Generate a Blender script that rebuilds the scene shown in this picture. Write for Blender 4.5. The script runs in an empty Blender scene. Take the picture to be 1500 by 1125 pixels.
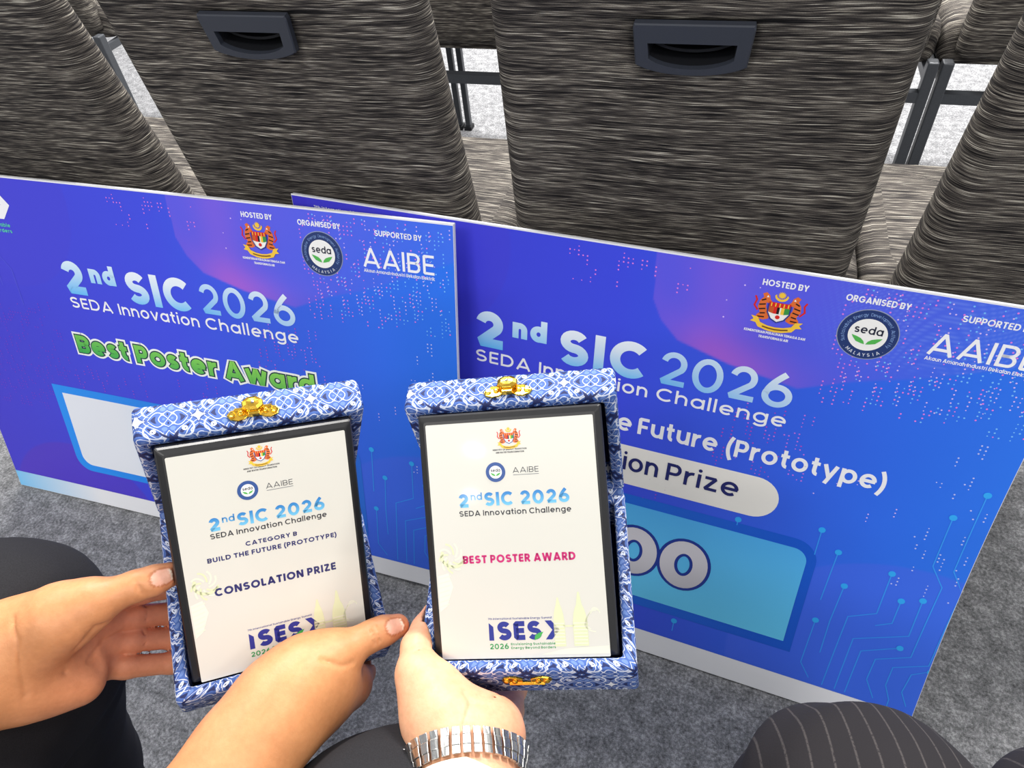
import bpy, bmesh, math, random
import numpy as np
from mathutils import Vector, Matrix
from mathutils.geometry import tessellate_polygon

SC = bpy.context.scene
COL = SC.collection
V3 = lambda *a: np.array(a, float)

# ------------------------------------------------------------------ camera
H, F = 1.0585, 1042.6                       # lens height (m), focal length in pixels of the 1500 px frame
CR = V3(.96032519, .26814336, -.07664633)   # camera right, up, forward in the room
CU = V3(-.14234541, .70762496, .69210166)
CF = V3(-.23981932, .65373241, -.71771905)
cam = bpy.data.cameras.new('camera')
cam.sensor_width = 36.0
cam.lens = F / 1500 * 36
cam.clip_start = .02
cam_o = bpy.data.objects.new('camera', cam)
COL.objects.link(cam_o)
cam_o.matrix_world = Matrix([[CR[i], CU[i], -CF[i], (0, 0, H)[i]] for i in range(3)] + [[0, 0, 0, 1]])
SC.camera = cam_o

# ------------------------------------------------------------------ world, lamps, exposure
SC.view_settings.view_transform = 'Standard'
SC.view_settings.look = 'None'
SC.view_settings.gamma = 1
SC.view_settings.exposure = 0.0
SC.view_settings.use_curve_mapping = False
w = bpy.data.worlds.new('hall')
SC.world = w
w.use_nodes = True
w.node_tree.nodes['Background'].inputs[0].default_value = (.95, .97, 1, 1)
w.node_tree.nodes['Background'].inputs[1].default_value = .52

def area(name, loc, size, power, col=(1, .97, .93), shape='RECTANGLE', rot=(0, 0, 0)):
    l = bpy.data.lights.new(name, 'AREA')
    l.shape = shape
    l.size = size[0]
    l.size_y = size[-1]
    l.energy = power
    l.color = col
    o = bpy.data.objects.new(name, l)
    o.location = loc
    o.rotation_euler = rot
    COL.objects.link(o)

for i, (x, y, p) in enumerate(((-1.9, .9, 20), (1.9, .9, 20), (-1.3, 2.6, 195), (1.3, 2.6, 195), (0, 4.4, 190), (-1.0, -1.7, 40), (1.1, -1.7, 40), (-2.3, -3.4, 60), (2.3, -3.4, 60))):  # last pair: unseen fill added behind the camera to brighten fingers and boards
    area('ceiling_and_fill_light', (x, y, 3.1), (1.2, .6), p)
for x, y, s in ((-.46, -2.64, .12), (-.47, -3.10, .09)):
    area('ceiling_downlight', (x, y, 3.0), (s, s), .9, shape='DISK')

# ------------------------------------------------------------------ helpers
def lin(c):
    return tuple(((v / 255) / 12.92 if v / 255 <= .04045 else ((v / 255 + .055) / 1.055) ** 2.4) for v in c)

def ray(px, py):
    return CF + CR * (px - 750) / F - CU * (py - 562.5) / F

def P(px, py, D):                            # the point of the room at depth D (m) on the line of sight through a pixel
    return V3(0, 0, H) + ray(px, py) * D

def tag(o, label=None, cat=None, group=None, kind=None):
    if label: o['label'] = label
    if cat: o['category'] = cat
    if group: o['group'] = group
    if kind: o['kind'] = kind
    return o

def empty(name, mat=None, loc=None):
    o = bpy.data.objects.new(name, None)
    o.empty_display_size = .05
    COL.objects.link(o)
    if mat is not None: o.matrix_world = mat
    if loc is not None: o.location = loc
    return o

def frame_matrix(o, x, y, z):
    return Matrix([[x[i], y[i], z[i], o[i]] for i in range(3)] + [[0, 0, 0, 1]])

class MB:
    """collects vertices and faces for one mesh object"""
    def __init__(s):
        s.v, s.f, s.uv, s.col, s.mi = [], [], [], [], []
    def add(s, verts, faces, uvs=None, col=None, mi=0):
        b = len(s.v)
        s.v += [tuple(map(float, q)) for q in verts]
        if uvs is None: uvs = [(0, 0)] * len(verts)
        s.uv += [tuple(map(float, q)) for q in uvs]
        if col is None: col = (1, 1, 1)
        if len(col) == len(verts) and not isinstance(col[0], (int, float)): s.col += [tuple(c) for c in col]
        else: s.col += [tuple(col)] * len(verts)
        s.f += [tuple(i + b for i in f) for f in faces]
        s.mi += [mi] * len(faces)
    def box(s, c, d, M=None, mi=0):
        vs = [V3(c[0] + sx * d[0] / 2, c[1] + sy * d[1] / 2, c[2] + sz * d[2] / 2) for sz in (-1, 1) for sy in (-1, 1) for sx in (-1, 1)]
        if M is not None: vs = [np.array(M @ Vector(q)) for q in vs]
        s.add(vs, [(0, 2, 3, 1), (4, 5, 7, 6), (0, 1, 5, 4), (2, 6, 7, 3), (0, 4, 6, 2), (1, 3, 7, 5)], [(q[0], q[2]) for q in vs], mi=mi)
    def bar(s, a, b, wx, wy, up=(0, 0, 1)):
        a, b = np.array(a, float), np.array(b, float)
        d = b - a; L = np.linalg.norm(d); d /= L
        x = np.cross(d, up); x = x / np.linalg.norm(x) if np.linalg.norm(x) > 1e-6 else V3(1, 0, 0)
        y = np.cross(d, x)
        vs = [q + x * sx * wx / 2 + y * sy * wy / 2 for q in (a, b) for sx, sy in ((-1, -1), (1, -1), (1, 1), (-1, 1))]
        s.add(vs, [(3, 2, 1, 0), (4, 5, 6, 7)] + [(i, (i + 1) % 4, 4 + (i + 1) % 4, 4 + i) for i in range(4)])
    def build(s, name, mat, parent=None, smooth=False, bevel=0, seg=2, fix=True):
        me = bpy.data.meshes.new(name)
        me.from_pydata(s.v, [], s.f)
        mats = mat if isinstance(mat, (list, tuple)) else [mat]
        for m in mats: me.materials.append(m)
        me.polygons.foreach_set('material_index', s.mi)
        lv = np.empty(len(me.loops), np.int32); me.loops.foreach_get('vertex_index', lv)
        uvl = me.uv_layers.new(name='UVMap')
        uvl.data.foreach_set('uv', np.array(s.uv, np.float32)[lv].ravel())
        ca = me.color_attributes.new('Col', 'FLOAT_COLOR', 'POINT')
        c = np.ones((len(s.v), 4), np.float32); c[:, :3] = np.array(s.col, np.float32)
        ca.data.foreach_set('color', c.ravel())
        if fix:
            bm = bmesh.new(); bm.from_mesh(me); bmesh.ops.recalc_face_normals(bm, faces=bm.faces); bm.to_mesh(me); bm.free()
        if smooth: me.polygons.foreach_set('use_smooth', [True] * len(me.polygons))
        me.validate()
        o = bpy.data.objects.new(name, me)
        COL.objects.link(o)
        if parent is not None: o.parent = parent
        if bevel:
            m = o.modifiers.new('bevel', 'BEVEL'); m.width = bevel; m.segments = seg; m.limit_method = 'ANGLE'; m.angle_limit = .6
        return o

def loft(mb, rings, closed=True, uvs=None, caps=(True, True), mi=0, cols=None):
    """rings: list of equal-length point lists"""
    n = len(rings[0]); b = [q for r in rings for q in r]
    fs = []
    for i in range(len(rings) - 1):
        for j in range(n if closed else n - 1):
            k = (j + 1) % n
            fs.append((i * n + j, i * n + k, (i + 1) * n + k, (i + 1) * n + j))
    if caps[0]: fs.append(tuple(range(n - 1, -1, -1)))
    if caps[1]: fs.append(tuple((len(rings) - 1) * n + j for j in range(n)))
    mb.add(b, fs, uvs, mi=mi, col=cols)

def rrect(wx, wy, r, n=5, cx=0, cy=0):
    """rounded rectangle outline, counter-clockwise"""
    out = []
    for sx, sy, a0 in ((1, 1, 0), (-1, 1, 90), (-1, -1, 180), (1, -1, 270)):
        for k in range(n):
            a = math.radians(a0 + 90 * k / (n - 1))
            out.append((cx + sx * (wx - r) + r * math.cos(a), cy + sy * (wy - r) + r * math.sin(a)))
    return out

# ------------------------------------------------------------------ materials
class S:
    """a node socket with arithmetic"""
    def __init__(s, nt, k): s.nt, s.k = nt, k
    def m(s, op, *a, clamp=False):
        n = s.nt.nodes.new('ShaderNodeMath'); n.operation = op; n.use_clamp = clamp
        for i, q in enumerate((s,) + a):
            if isinstance(q, S): s.nt.links.new(q.k, n.inputs[i])
            else: n.inputs[i].default_value = q
        return S(s.nt, n.outputs[0])
    def __add__(s, o): return s.m('ADD', o)
    def __sub__(s, o): return s.m('SUBTRACT', o)
    def __mul__(s, o): return s.m('MULTIPLY', o)
    def __truediv__(s, o): return s.m('DIVIDE', o)
    def abs(s): return s.m('ABSOLUTE')
    def sin(s): return s.m('SINE')
    def cos(s): return s.m('COSINE')
    def sqrt(s): return s.m('SQRT')
    def mn(s, o): return s.m('MINIMUM', o)
    def mx(s, o): return s.m('MAXIMUM', o)
    def pp(s, o): return s.m('PINGPONG', o)
    def step(s, a, b):                       # 0 below a, 1 above b
        n = s.nt.nodes.new('ShaderNodeMapRange'); n.interpolation_type = 'SMOOTHSTEP'
        s.nt.links.new(s.k, n.inputs[0])
        lo, hi, o0, o1 = (a, b, 0, 1) if a < b else (b, a, 1, 0)
        for i, q in enumerate((lo, hi, o0, o1)): n.inputs[i + 1].default_value = q
        return S(s.nt, n.outputs[0])

def new_mat(name, col=(.5, .5, .5), rough=.6, metal=0, spec=.5):
    m = bpy.data.materials.new(name); m.use_nodes = True
    b = m.node_tree.nodes['Principled BSDF']
    b.inputs['Base Color'].default_value = (*col, 1)
    b.inputs['Roughness'].default_value = rough
    b.inputs['Metallic'].default_value = metal
    b.inputs['Specular IOR Level'].default_value = spec
    return m, m.node_tree, b

def uv_socket(nt):
    n = nt.nodes.new('ShaderNodeTexCoord'); return n

def sep(nt, k):
    n = nt.nodes.new('ShaderNodeSeparateXYZ'); nt.links.new(k, n.inputs[0]); return [S(nt, n.outputs[i]) for i in range(3)]

def comb(nt, x, y, z=0.):
    n = nt.nodes.new('ShaderNodeCombineXYZ')
    for i, q in enumerate((x, y, z)):
        if isinstance(q, S): nt.links.new(q.k, n.inputs[i])
        else: n.inputs[i].default_value = q
    return n.outputs[0]

def noise(nt, vec, scale, detail=2, rough=.5):
    n = nt.nodes.new('ShaderNodeTexNoise')
    nt.links.new(vec, n.inputs['Vector'])
    n.inputs['Scale'].default_value = scale; n.inputs['Detail'].default_value = detail; n.inputs['Roughness'].default_value = rough
    return S(nt, n.outputs[0])

def ramp(nt, s, stops, interp='LINEAR'):
    n = nt.nodes.new('ShaderNodeValToRGB'); n.color_ramp.interpolation = interp
    e = n.color_ramp.elements
    while len(e) < len(stops): e.new(.5)
    for q, (p, c) in zip(e, stops): q.position = p; q.color = (*c, 1)
    nt.links.new(s.k, n.inputs[0]); return n.outputs[0]

def mixc(nt, f, a, b):
    n = nt.nodes.new('ShaderNodeMix'); n.data_type = 'RGBA'
    nt.links.new(f.k, n.inputs[0])
    for i, q in ((6, a), (7, b)):
        if isinstance(q, tuple): n.inputs[i].default_value = (*q, 1)
        else: nt.links.new(q, n.inputs[i])
    return n.outputs[2]

def bump(nt, b, s, strength, dist):
    n = nt.nodes.new('ShaderNodeBump'); n.inputs['Strength'].default_value = strength; n.inputs['Distance'].default_value = dist
    nt.links.new(s.k, n.inputs['Height']); nt.links.new(n.outputs[0], b.inputs['Normal'])

def m_plain(name, rgb, rough=.5, metal=0, spec=.5, grain=0, gs=300):
    m, nt, b = new_mat(name, lin(rgb), rough, metal, spec)
    if grain:
        tc = uv_socket(nt); nz = noise(nt, tc.outputs['Object'], gs, 2)
        c = lin(rgb)
        nt.links.new(ramp(nt, nz, [(.3, tuple(q * (1 - grain) for q in c)), (.7, tuple(min(1, q * (1 + grain)) for q in c))]), b.inputs['Base Color'])
    return m

def m_weave():
    m, nt, b = new_mat('woven_slub_fabric', rough=.85, spec=.25)
    u, v, _ = sep(nt, uv_socket(nt).outputs['UV'])
    wob = noise(nt, comb(nt, u * 5., v * 5.), 1., 2) * .012
    v2 = v + wob
    n1 = noise(nt, comb(nt, u * 19., v2 * 1050.), 1., 2, .6)
    n2 = noise(nt, comb(nt, u * 42., v2 * 1450. + 17.), 1., 1, .5)
    n3 = noise(nt, comb(nt, u * 6., v2 * 270. + 5.), 1., 2, .5)
    n4 = noise(nt, comb(nt, u * 900., v2 * 900.), 1., 1, .5)
    s = n1 * .62 + n2 * .30 + n3 * .30 + n4 * .05 - .135
    c = ramp(nt, s, [(.40, lin((14, 13, 15))), (.465, lin((44, 41, 41))), (.53, lin((84, 79, 75))), (.59, lin((130, 124, 115))), (.66, lin((212, 207, 194)))])
    nt.links.new(c, b.inputs['Base Color'])
    bump(nt, b, s, .5, .002)
    return m

def m_carpet():
    m, nt, b = new_mat('grey_carpet', rough=.95, spec=.15)
    o = uv_socket(nt).outputs['Object']
    a = noise(nt, o, 220, 3, .65); c = noise(nt, o, 45, 3, .6); d = noise(nt, o, 700, 1)
    s = a * .55 + c * .35 + d * .2 - .05
    nt.links.new(ramp(nt, s, [(.34, lin((74, 75, 77))), (.5, lin((125, 126, 129))), (.66, lin((178, 179, 182)))]), b.inputs['Base Color'])
    bump(nt, b, a * .6 + d * .4, .8, .004)
    return m

def m_batik():
    m, nt, b = new_mat('blue_white_batik_cloth', rough=.6, spec=.3)
    T = .039
    u, v, _ = sep(nt, uv_socket(nt).outputs['UV'])
    x = (u / T).pp(.5); y = (v / T).pp(.5)           # mirrored tile, 0...0.5
    p2 = 6.28318
    # curling scrolls
    f = ((x * (p2 * 2.0) + (y * (p2 * 1.5)).sin() * 1.9).sin()) * ((y * (p2 * 2.0) + (x * (p2 * 1.5)).sin() * 1.9).sin())
    line = f.abs().step(.115, .055)
    g = ((x - .27) * (x - .27) + (y - .25) * (y - .25)).sqrt()
    curl = ((g * 46. + (x - y) * 9.).sin()).step(.55, .85) * g.step(.20, .15)
    navy = f.step(.62, .72)
    pale = f.step(-.60, -.70)
    # long curved petals crossing at the tile corner
    def lens(ax, ay, bx, by, r):
        d1 = ((x - ax) * (x - ax) + (y - ay) * (y - ay)).sqrt(); d2 = ((x - bx) * (x - bx) + (y - by) * (y - by)).sqrt()
        return d1.mx(d2) - r
    pet = lens(.36, -.14, -.22, .39, .405)
    rim = pet.abs().step(.022, .010)
    inn = pet.step(.0, -.02)
    # small eight-point star at the other corner
    sx = (x - .5).abs(); sy = (y - .5).abs()
    star = (sx * sy * 26. + (sx + sy))
    st = star.step(.145, .115); st2 = (star - .20).abs().step(.03, .015)
    c = mixc(nt, navy, lin((66, 96, 164)), lin((30, 40, 88)))
    c = mixc(nt, pale, c, lin((100, 128, 188)))
    c = mixc(nt, curl, c, lin((206, 214, 232)))
    c = mixc(nt, line, c, lin((206, 212, 228)))
    c = mixc(nt, st2, c, lin((40, 50, 100)))
    c = mixc(nt, st, c, lin((232, 234, 240)))
    c = mixc(nt, inn, c, lin((222, 226, 236)))
    c = mixc(nt, rim, c, lin((38, 46, 92)))
    nt.links.new(c, b.inputs['Base Color'])
    bump(nt, b, noise(nt, uv_socket(nt).outputs['UV'], 1500, 1), .2, .0006)
    return m

def m_attr(name, rough=.5, spec=.5, nz=0, coat=0, sss=0):
    m, nt, b = new_mat(name, rough=rough, spec=spec)
    a = nt.nodes.new('ShaderNodeAttribute'); a.attribute_name = 'Col'
    nt.links.new(a.outputs['Color'], b.inputs['Base Color'])
    if coat: b.inputs['Coat Weight'].default_value = coat; b.inputs['Coat Roughness'].default_value = .06
    return m, nt, b

def m_skin():
    m, nt, b = m_attr('skin', .48, .4)
    a = b.inputs['Base Color'].links[0].from_socket
    o = uv_socket(nt).outputs['Object']
    n1 = noise(nt, o, 60, 3, .6); n2 = noise(nt, o, 900, 2, .6); n3 = noise(nt, o, 260, 3, .6)
    mm = nt.nodes.new('ShaderNodeMix'); mm.data_type = 'RGBA'; mm.blend_type = 'MULTIPLY'; mm.inputs[0].default_value = 1
    nt.links.new(a, mm.inputs[6])
    nt.links.new(ramp(nt, n1 * .6 + n3 * .4, [(.3, (.86, .80, .76)), (.7, (1.06, 1.06, 1.06))]), mm.inputs[7])
    nt.links.new(mm.outputs[2], b.inputs['Base Color'])
    b.inputs['Subsurface Weight'].default_value = .12
    b.inputs['Subsurface Radius'].default_value = (.008, .003, .0015)
    b.inputs['Subsurface Scale'].default_value = .5
    bump(nt, b, n2 * .5 + n3 * .6, .25, .0008)
    return m

def m_stripe(name, d, pitch, width, base, line):
    """dark suiting with fine stripes across direction d (object space)"""
    m, nt, b = new_mat(name, rough=.9, spec=.2)
    x, y, z = sep(nt, uv_socket(nt).outputs['Object'])
    q = ((x * d[0] + y * d[1] + z * d[2]) / pitch).pp(.5)
    dash = noise(nt, uv_socket(nt).outputs['Object'], 700, 1)
    k = q.step(width / pitch, width / pitch * .3) * dash.step(.25, .5) * .75
    nt.links.new(mixc(nt, k, lin(base), lin(line)), b.inputs['Base Color'])
    bump(nt, b, dash, .3, .0006)
    return m

WEAVE, CARPET, BATIK = m_weave(), m_carpet(), m_batik()
PRINT, _, _ = m_attr('printed_ink', .42, .35)
PLATE, _, _ = m_attr('glossy_print', .40, .4, coat=.45)
SKIN = m_skin()
PLASTIC = m_plain('slate_plastic', (52, 56, 66), .45, grain=.06, gs=900)
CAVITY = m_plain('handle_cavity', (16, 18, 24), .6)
METAL = m_plain('charcoal_metal', (74, 77, 82), .42, .35, grain=.08, gs=500)
FOAM = m_plain('white_foam_board', (235, 236, 240), .7, grain=.02)
BLACKW = m_plain('black_lacquer', (30, 30, 32), .35, grain=.08)
VELVET = m_plain('navy_velvet', (22, 26, 58), .95, spec=.1, grain=.2, gs=800)
GOLD = m_plain('brass', (236, 190, 72), .22, 1, grain=.1, gs=400)
STEEL = m_plain('brushed_steel', (205, 205, 203), .24, 1, grain=.06, gs=600)
SHOE = m_plain('black_leather', (24, 24, 26), .35, grain=.1)
CUFF = m_plain('white_cotton', (222, 216, 204), .9, spec=.2, grain=.03, gs=900)
TROUSERS = m_plain('black_suiting', (38, 38, 41), .92, spec=.15, grain=.18, gs=1200)
PINSTRIPE = m_stripe('pinstripe_suiting', (1, .12, 0), .0125, .0009, (36, 34, 37), (74, 70, 70))

# ------------------------------------------------------------------ stroke lettering (geometric sans)
def E_(cx, cy, rx, ry, a0, a1, n=20):
    return [(cx + rx * math.cos(math.radians(a0 + (a1 - a0) * i / n)), cy + ry * math.sin(math.radians(a0 + (a1 - a0) * i / n))) for i in range(n + 1)]

def circ(cx, cy, rx, ry, n=28):
    return [(cx + rx * math.cos(2 * math.pi * i / n), cy + ry * math.sin(2 * math.pi * i / n)) for i in range(n)]

def bez(a, b, c, n=10):
    return [((1 - t) ** 2 * a[0] + 2 * t * (1 - t) * b[0] + t * t * c[0], (1 - t) ** 2 * a[1] + 2 * t * (1 - t) * b[1] + t * t * c[1]) for t in [i / n for i in range(n + 1)]]

def glyph(ch, w):
    """strokes [(points, closed)] and ink width; cap height 1"""
    h = w / 2; X = .78; A = 1.06; t = 1 - h; xt = X - h; c = X / 2
    O = lambda *p: (list(p), False)
    if ch in 'abdgopq':
        W = .80 if ch != 'o' else .82
        s = [(circ(W / 2, c, W / 2 - h, c - h + .01), True)]
        if ch == 'a': s.append(O((W - h, 0), (W - h, X)))
        if ch == 'd': s.append(O((W - h, 0), (W - h, A)))
        if ch == 'b': s.append(O((h, 0), (h, A)))
        if ch == 'p': s.append(O((h, -.30), (h, X)))
        if ch == 'q': s.append(O((W - h, -.30), (W - h, X)))
        if ch == 'g': s.append((([(W - h, X), (W - h, -.02)] + E_(W / 2, -.02, W / 2 - h, .30 - h, 0, -150, 14)[1:]), False))
        return s, W
    if ch == 'c': return [(E_(.39, c, .39 - h, c - h + .01, 42, 318), False)], .70
    if ch == 'e': return [(E_(.40, c, .40 - h, c - h + .01, 0, 312), False), O((h * .6, c), (.80 - h * .4, c))], .80
    if ch == 'f': return [([(.22, 0), (.22, A - h - .18)] + E_(.22 + .2, A - h - .18, .2, .18, 180, 90, 8)[1:], False), O((0, X - h), (.44, X - h))], .44
    if ch in 'hn':
        W = .72; r = W / 2 - h; y = xt - min(r, .34)
        return [O((h, 0), (h, A if ch == 'h' else X)), ([(h, y - .05)] + E_(W / 2, y, r, xt - y, 180, 0, 16) + [(W - h, 0)], False)], W
    if ch == 'u':
        W = .72; r = W / 2 - h; y = h + min(r, .34)
        return [([(h, X)] + E_(W / 2, y, r, y - h, 180, 360, 16) + [(W - h, X)], False), O((W - h, 0), (W - h, X))], W
    if ch == 'm':
        W = 1.16; r = (W - w) / 4; y = xt - min(r, .34)
        return [O((h, 0), (h, X))] + [([(x0, y - .05)] + E_(x0 + r, y, r, xt - y, 180, 0, 12) + [(x0 + 2 * r, 0)], False) for x0 in (h, h + 2 * r)], W
    if ch == 'r': return [O((h, 0), (h, X)), ([(h, xt - .34)] + E_(h + .3, xt - .34, .3, .34, 180, 80, 10)[1:], False)], .44
    if ch == 'i': return [O((h, 0), (h, X)), (circ(h, X + .12 + h * .9, h * 1.12, h * 1.12, 12), 'fill')], w
    if ch == 'j': return [([(h + .1, X), (h + .1, -.1)] + E_(h - .1, -.1, .2, .18, 0, -90, 6)[1:], False), (circ(h + .1, X + .12 + h * .9, h * 1.12, h * 1.12, 12), 'fill')], w + .1
    if ch == 'l': return [O((h, 0), (h, A))], w
    if ch == 't': return [([(.20, A - .05), (.20, .2 + h)] + E_(.20 + .17, .2 + h, .17, .2, 180, 275, 8)[1:], False), O((0, X - h), (.44, X - h))], .45
    if ch == 'k': return [O((h, 0), (h, A)), O((h, .27), (.62, X)), O((.24, .42), (.66, 0))], .68
    if ch == 'v': return [O((h * .8, X), (.37, 0), (.74 - h * .8, X))], .74
    if ch == 'w': return [O((h * .8, X), (.30, 0), (.55, X), (.80, 0), (1.10 - h * .8, X))], 1.10
    if ch == 'x': return [O((h, 0), (.70 - h, X)), O((h, X), (.70 - h, 0))], .70
    if ch == 'y': return [O((h * .8, X), (.40, .02)), O((.76 - h * .8, X), (.25, -.30))], .76
    if ch == 'z': return [O((.02, xt), (.60 - h, xt), (h, h), (.62, h))], .62
    if ch in 'sS':
        hh = X if ch == 's' else 1.0; W = .62 if ch == 's' else .78; r = (hh - w) / 4
        return [(E_(W / 2, hh - h - r, W / 2 - h - .02, r, 28, 265, 14) + E_(W / 2, h + r, W / 2 - h, r, 88, -152, 14), False)], W
    if ch == 'A': return [O((h * .95, 0), (.49, 1.0 - h * .25), (.98 - h * .95, 0)), O((.2, .26), (.78, .26))], .98
    if ch == 'B': return [([(h, h), (h, t), (.40, t)] + E_(.40, .75 - h / 2 + .0, .24, t - .75 + h / 2, 90, -90, 10) + [(h, .5)], False), ([(h, .5), (.44, .5)] + E_(.44, (.5 + h) / 2, .72 - h - .44, (.5 - h) / 2, 90, -90, 10) + [(h, h)], False), O((h, 0), (h, 1))], .72
    if ch == 'C': return [(E_(.53, .5, .53 - h, .5 - h + .012, 45, 315, 28), False)], .94
    if ch == 'D': return [([(h, h), (h, t), (.40, t)] + E_(.40, .5, .88 - h - .40, .5 - h, 90, -90, 16) + [(h, h)], False), O((h, 0), (h, 1))], .88
    if ch == 'E': return [O((.62, h), (h, h), (h, t), (.62, t)), O((h, .5), (.58, .5))], .62
    if ch == 'F': return [O((h, 0), (h, t), (.60, t)), O((h, .47), (.55, .47))], .60
    if ch == 'G': return [(E_(.53, .5, .53 - h, .5 - h + .012, 42, 330, 28) + [(1.04 - h, .46)], False), O((.55, .46), (1.04, .46))], 1.04
    if ch == 'H': return [O((h, 0), (h, 1)), O((.82 - h, 0), (.82 - h, 1)), O((h, .5), (.82 - h, .5))], .82
    if ch == 'I': return [O((h, 0), (h, 1))], w
    if ch == 'J': return [([(.5 - h, 1), (.5 - h, .28)] + E_(.25, .28, .25 - h, .28 - h, 0, -170, 10), False)], .5
    if ch == 'K': return [O((h, 0), (h, 1)), O((h, .36), (.70, 1)), O((.26, .54), (.76, 0))], .78
    if ch == 'L': return [O((h, 1), (h, h), (.56, h))], .56
    if ch == 'M': return [O((h, 0), (h, 1 - h * .3), (.50, .25), (1.0 - h, 1 - h * .3), (1.0 - h, 0))], 1.0
    if ch == 'N': return [O((h, 0), (h, 1 - h * .2), (.84 - h, h * .2), (.84 - h, 1))], .84
    if ch == 'O': return [(circ(.53, .5, .53 - h, .5 - h + .012, 36), True)], 1.06
    if ch == 'P': return [([(h, t), (.40, t)] + E_(.40, (t + .42) / 2, .70 - h - .40, (t - .42) / 2, 90, -90, 12) + [(h, .42)], False), O((h, 0), (h, 1))], .70
    if ch == 'R': return [([(h, t), (.40, t)] + E_(.40, (t + .45) / 2, .70 - h - .40, (t - .45) / 2, 90, -90, 12) + [(h, .45)], False), O((h, 0), (h, 1)), O((.34, .45), (.68, 0))], .74
    if ch == 'T': return [O((0, t), (.68, t)), O((.34, 0), (.34, t))], .68
    if ch == 'U':
        W = .80; return [([(h, 1)] + E_(W / 2, .36, W / 2 - h, .36 - h, 180, 360, 18) + [(W - h, 1)], False)], W
    if ch == 'V': return [O((h * .9, 1), (.46, 0), (.92 - h * .9, 1))], .92
    if ch == 'W': return [O((h * .9, 1), (.36, 0), (.66, .98), (.96, 0), (1.32 - h * .9, 1))], 1.32
    if ch == 'Y': return [O((h * .9, 1), (.42, .42), (.84 - h * .9, 1)), O((.42, 0), (.42, .45))], .84
    if ch == 'Z': return [O((.02, t), (.68 - h, t), (h, h), (.70, h))], .70
    if ch == '0': return [(circ(.40, .5, .40 - h, .5 - h + .012, 32), True)], .80
    if ch == '1': return [O((0, .88), (.28, t), (.28, 0))], .28 + h
    if ch == '2': return [(E_(.345, .66, .345 - h, .34 - h + .01, 168, -38, 18) + [(h * .9, h), (.68, h)], False)], .69
    if ch == '6': return [(circ(.375, .34, .375 - h, .34 - h, 28), True), (bez((h + .012, .36), (h + .03, .62), (.50, 1.0)), False)], .75
    if ch == '7': return [O((0, t), (.60 - h * .5, t), (.20, 0))], .62
    if ch == '5': return [(([(.60, t), (.14, t), (.10, .56)] + E_(.32, .33, .33 - h, .33 - h, 110, -155, 16)), False)], .66
    if ch == '(': return [(bez((.30, 1.08), (-.12, .40), (.30, -.26)), False)], .30
    if ch == ')': return [(bez((0, 1.08), (.42, .40), (0, -.26)), False)], .30
    if ch == ':': return [(circ(h, .12, h * 1.1, h * 1.1, 12), 'fill'), (circ(h, .60, h * 1.1, h * 1.1, 12), 'fill')], w
    if ch == '.': return [(circ(h, h, h * 1.1, h * 1.1, 12), 'fill')], w
    if ch == '-': return [O((0, .4), (.3, .4))], .3
    return [], .30

def stroke_polys(pts, closed, w):
    """ribbon quads of width w along a polyline"""
    p = [np.array(q, float) for q in pts]; n = len(p); h = w / 2
    q = []
    def nrm(a, b):
        d = b - a; d = d / (np.hypot(*d) + 1e-12); return np.array((-d[1], d[0]))
    rng = range(n)
    for i in rng:
        a = p[i - 1] if (closed or i > 0) else None
        b = p[(i + 1) % n] if (closed or i < n - 1) else None
        if a is None: m = nrm(p[i], b); q.append((p[i] + m * h, p[i] - m * h))
        elif b is None: m = nrm(a, p[i]); q.append((p[i] + m * h, p[i] - m * h))
        else:
            m1, m2 = nrm(a, p[i]), nrm(p[i], b); c = m1 @ m2
            if c < .1:
                q.append((p[i] + m1 * h, p[i] - m1 * h)); q.append((p[i] + m2 * h, p[i] - m2 * h))
            else:
                m = (m1 + m2) / (1 + c); q.append((p[i] + m * h, p[i] - m * h))
    out = [[q[i][0], q[i][1], q[i + 1][1], q[i + 1][0]] for i in range(len(q) - 1)]
    if closed: out.append([q[-1][0], q[-1][1], q[0][1], q[0][0]])
    return out

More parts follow.
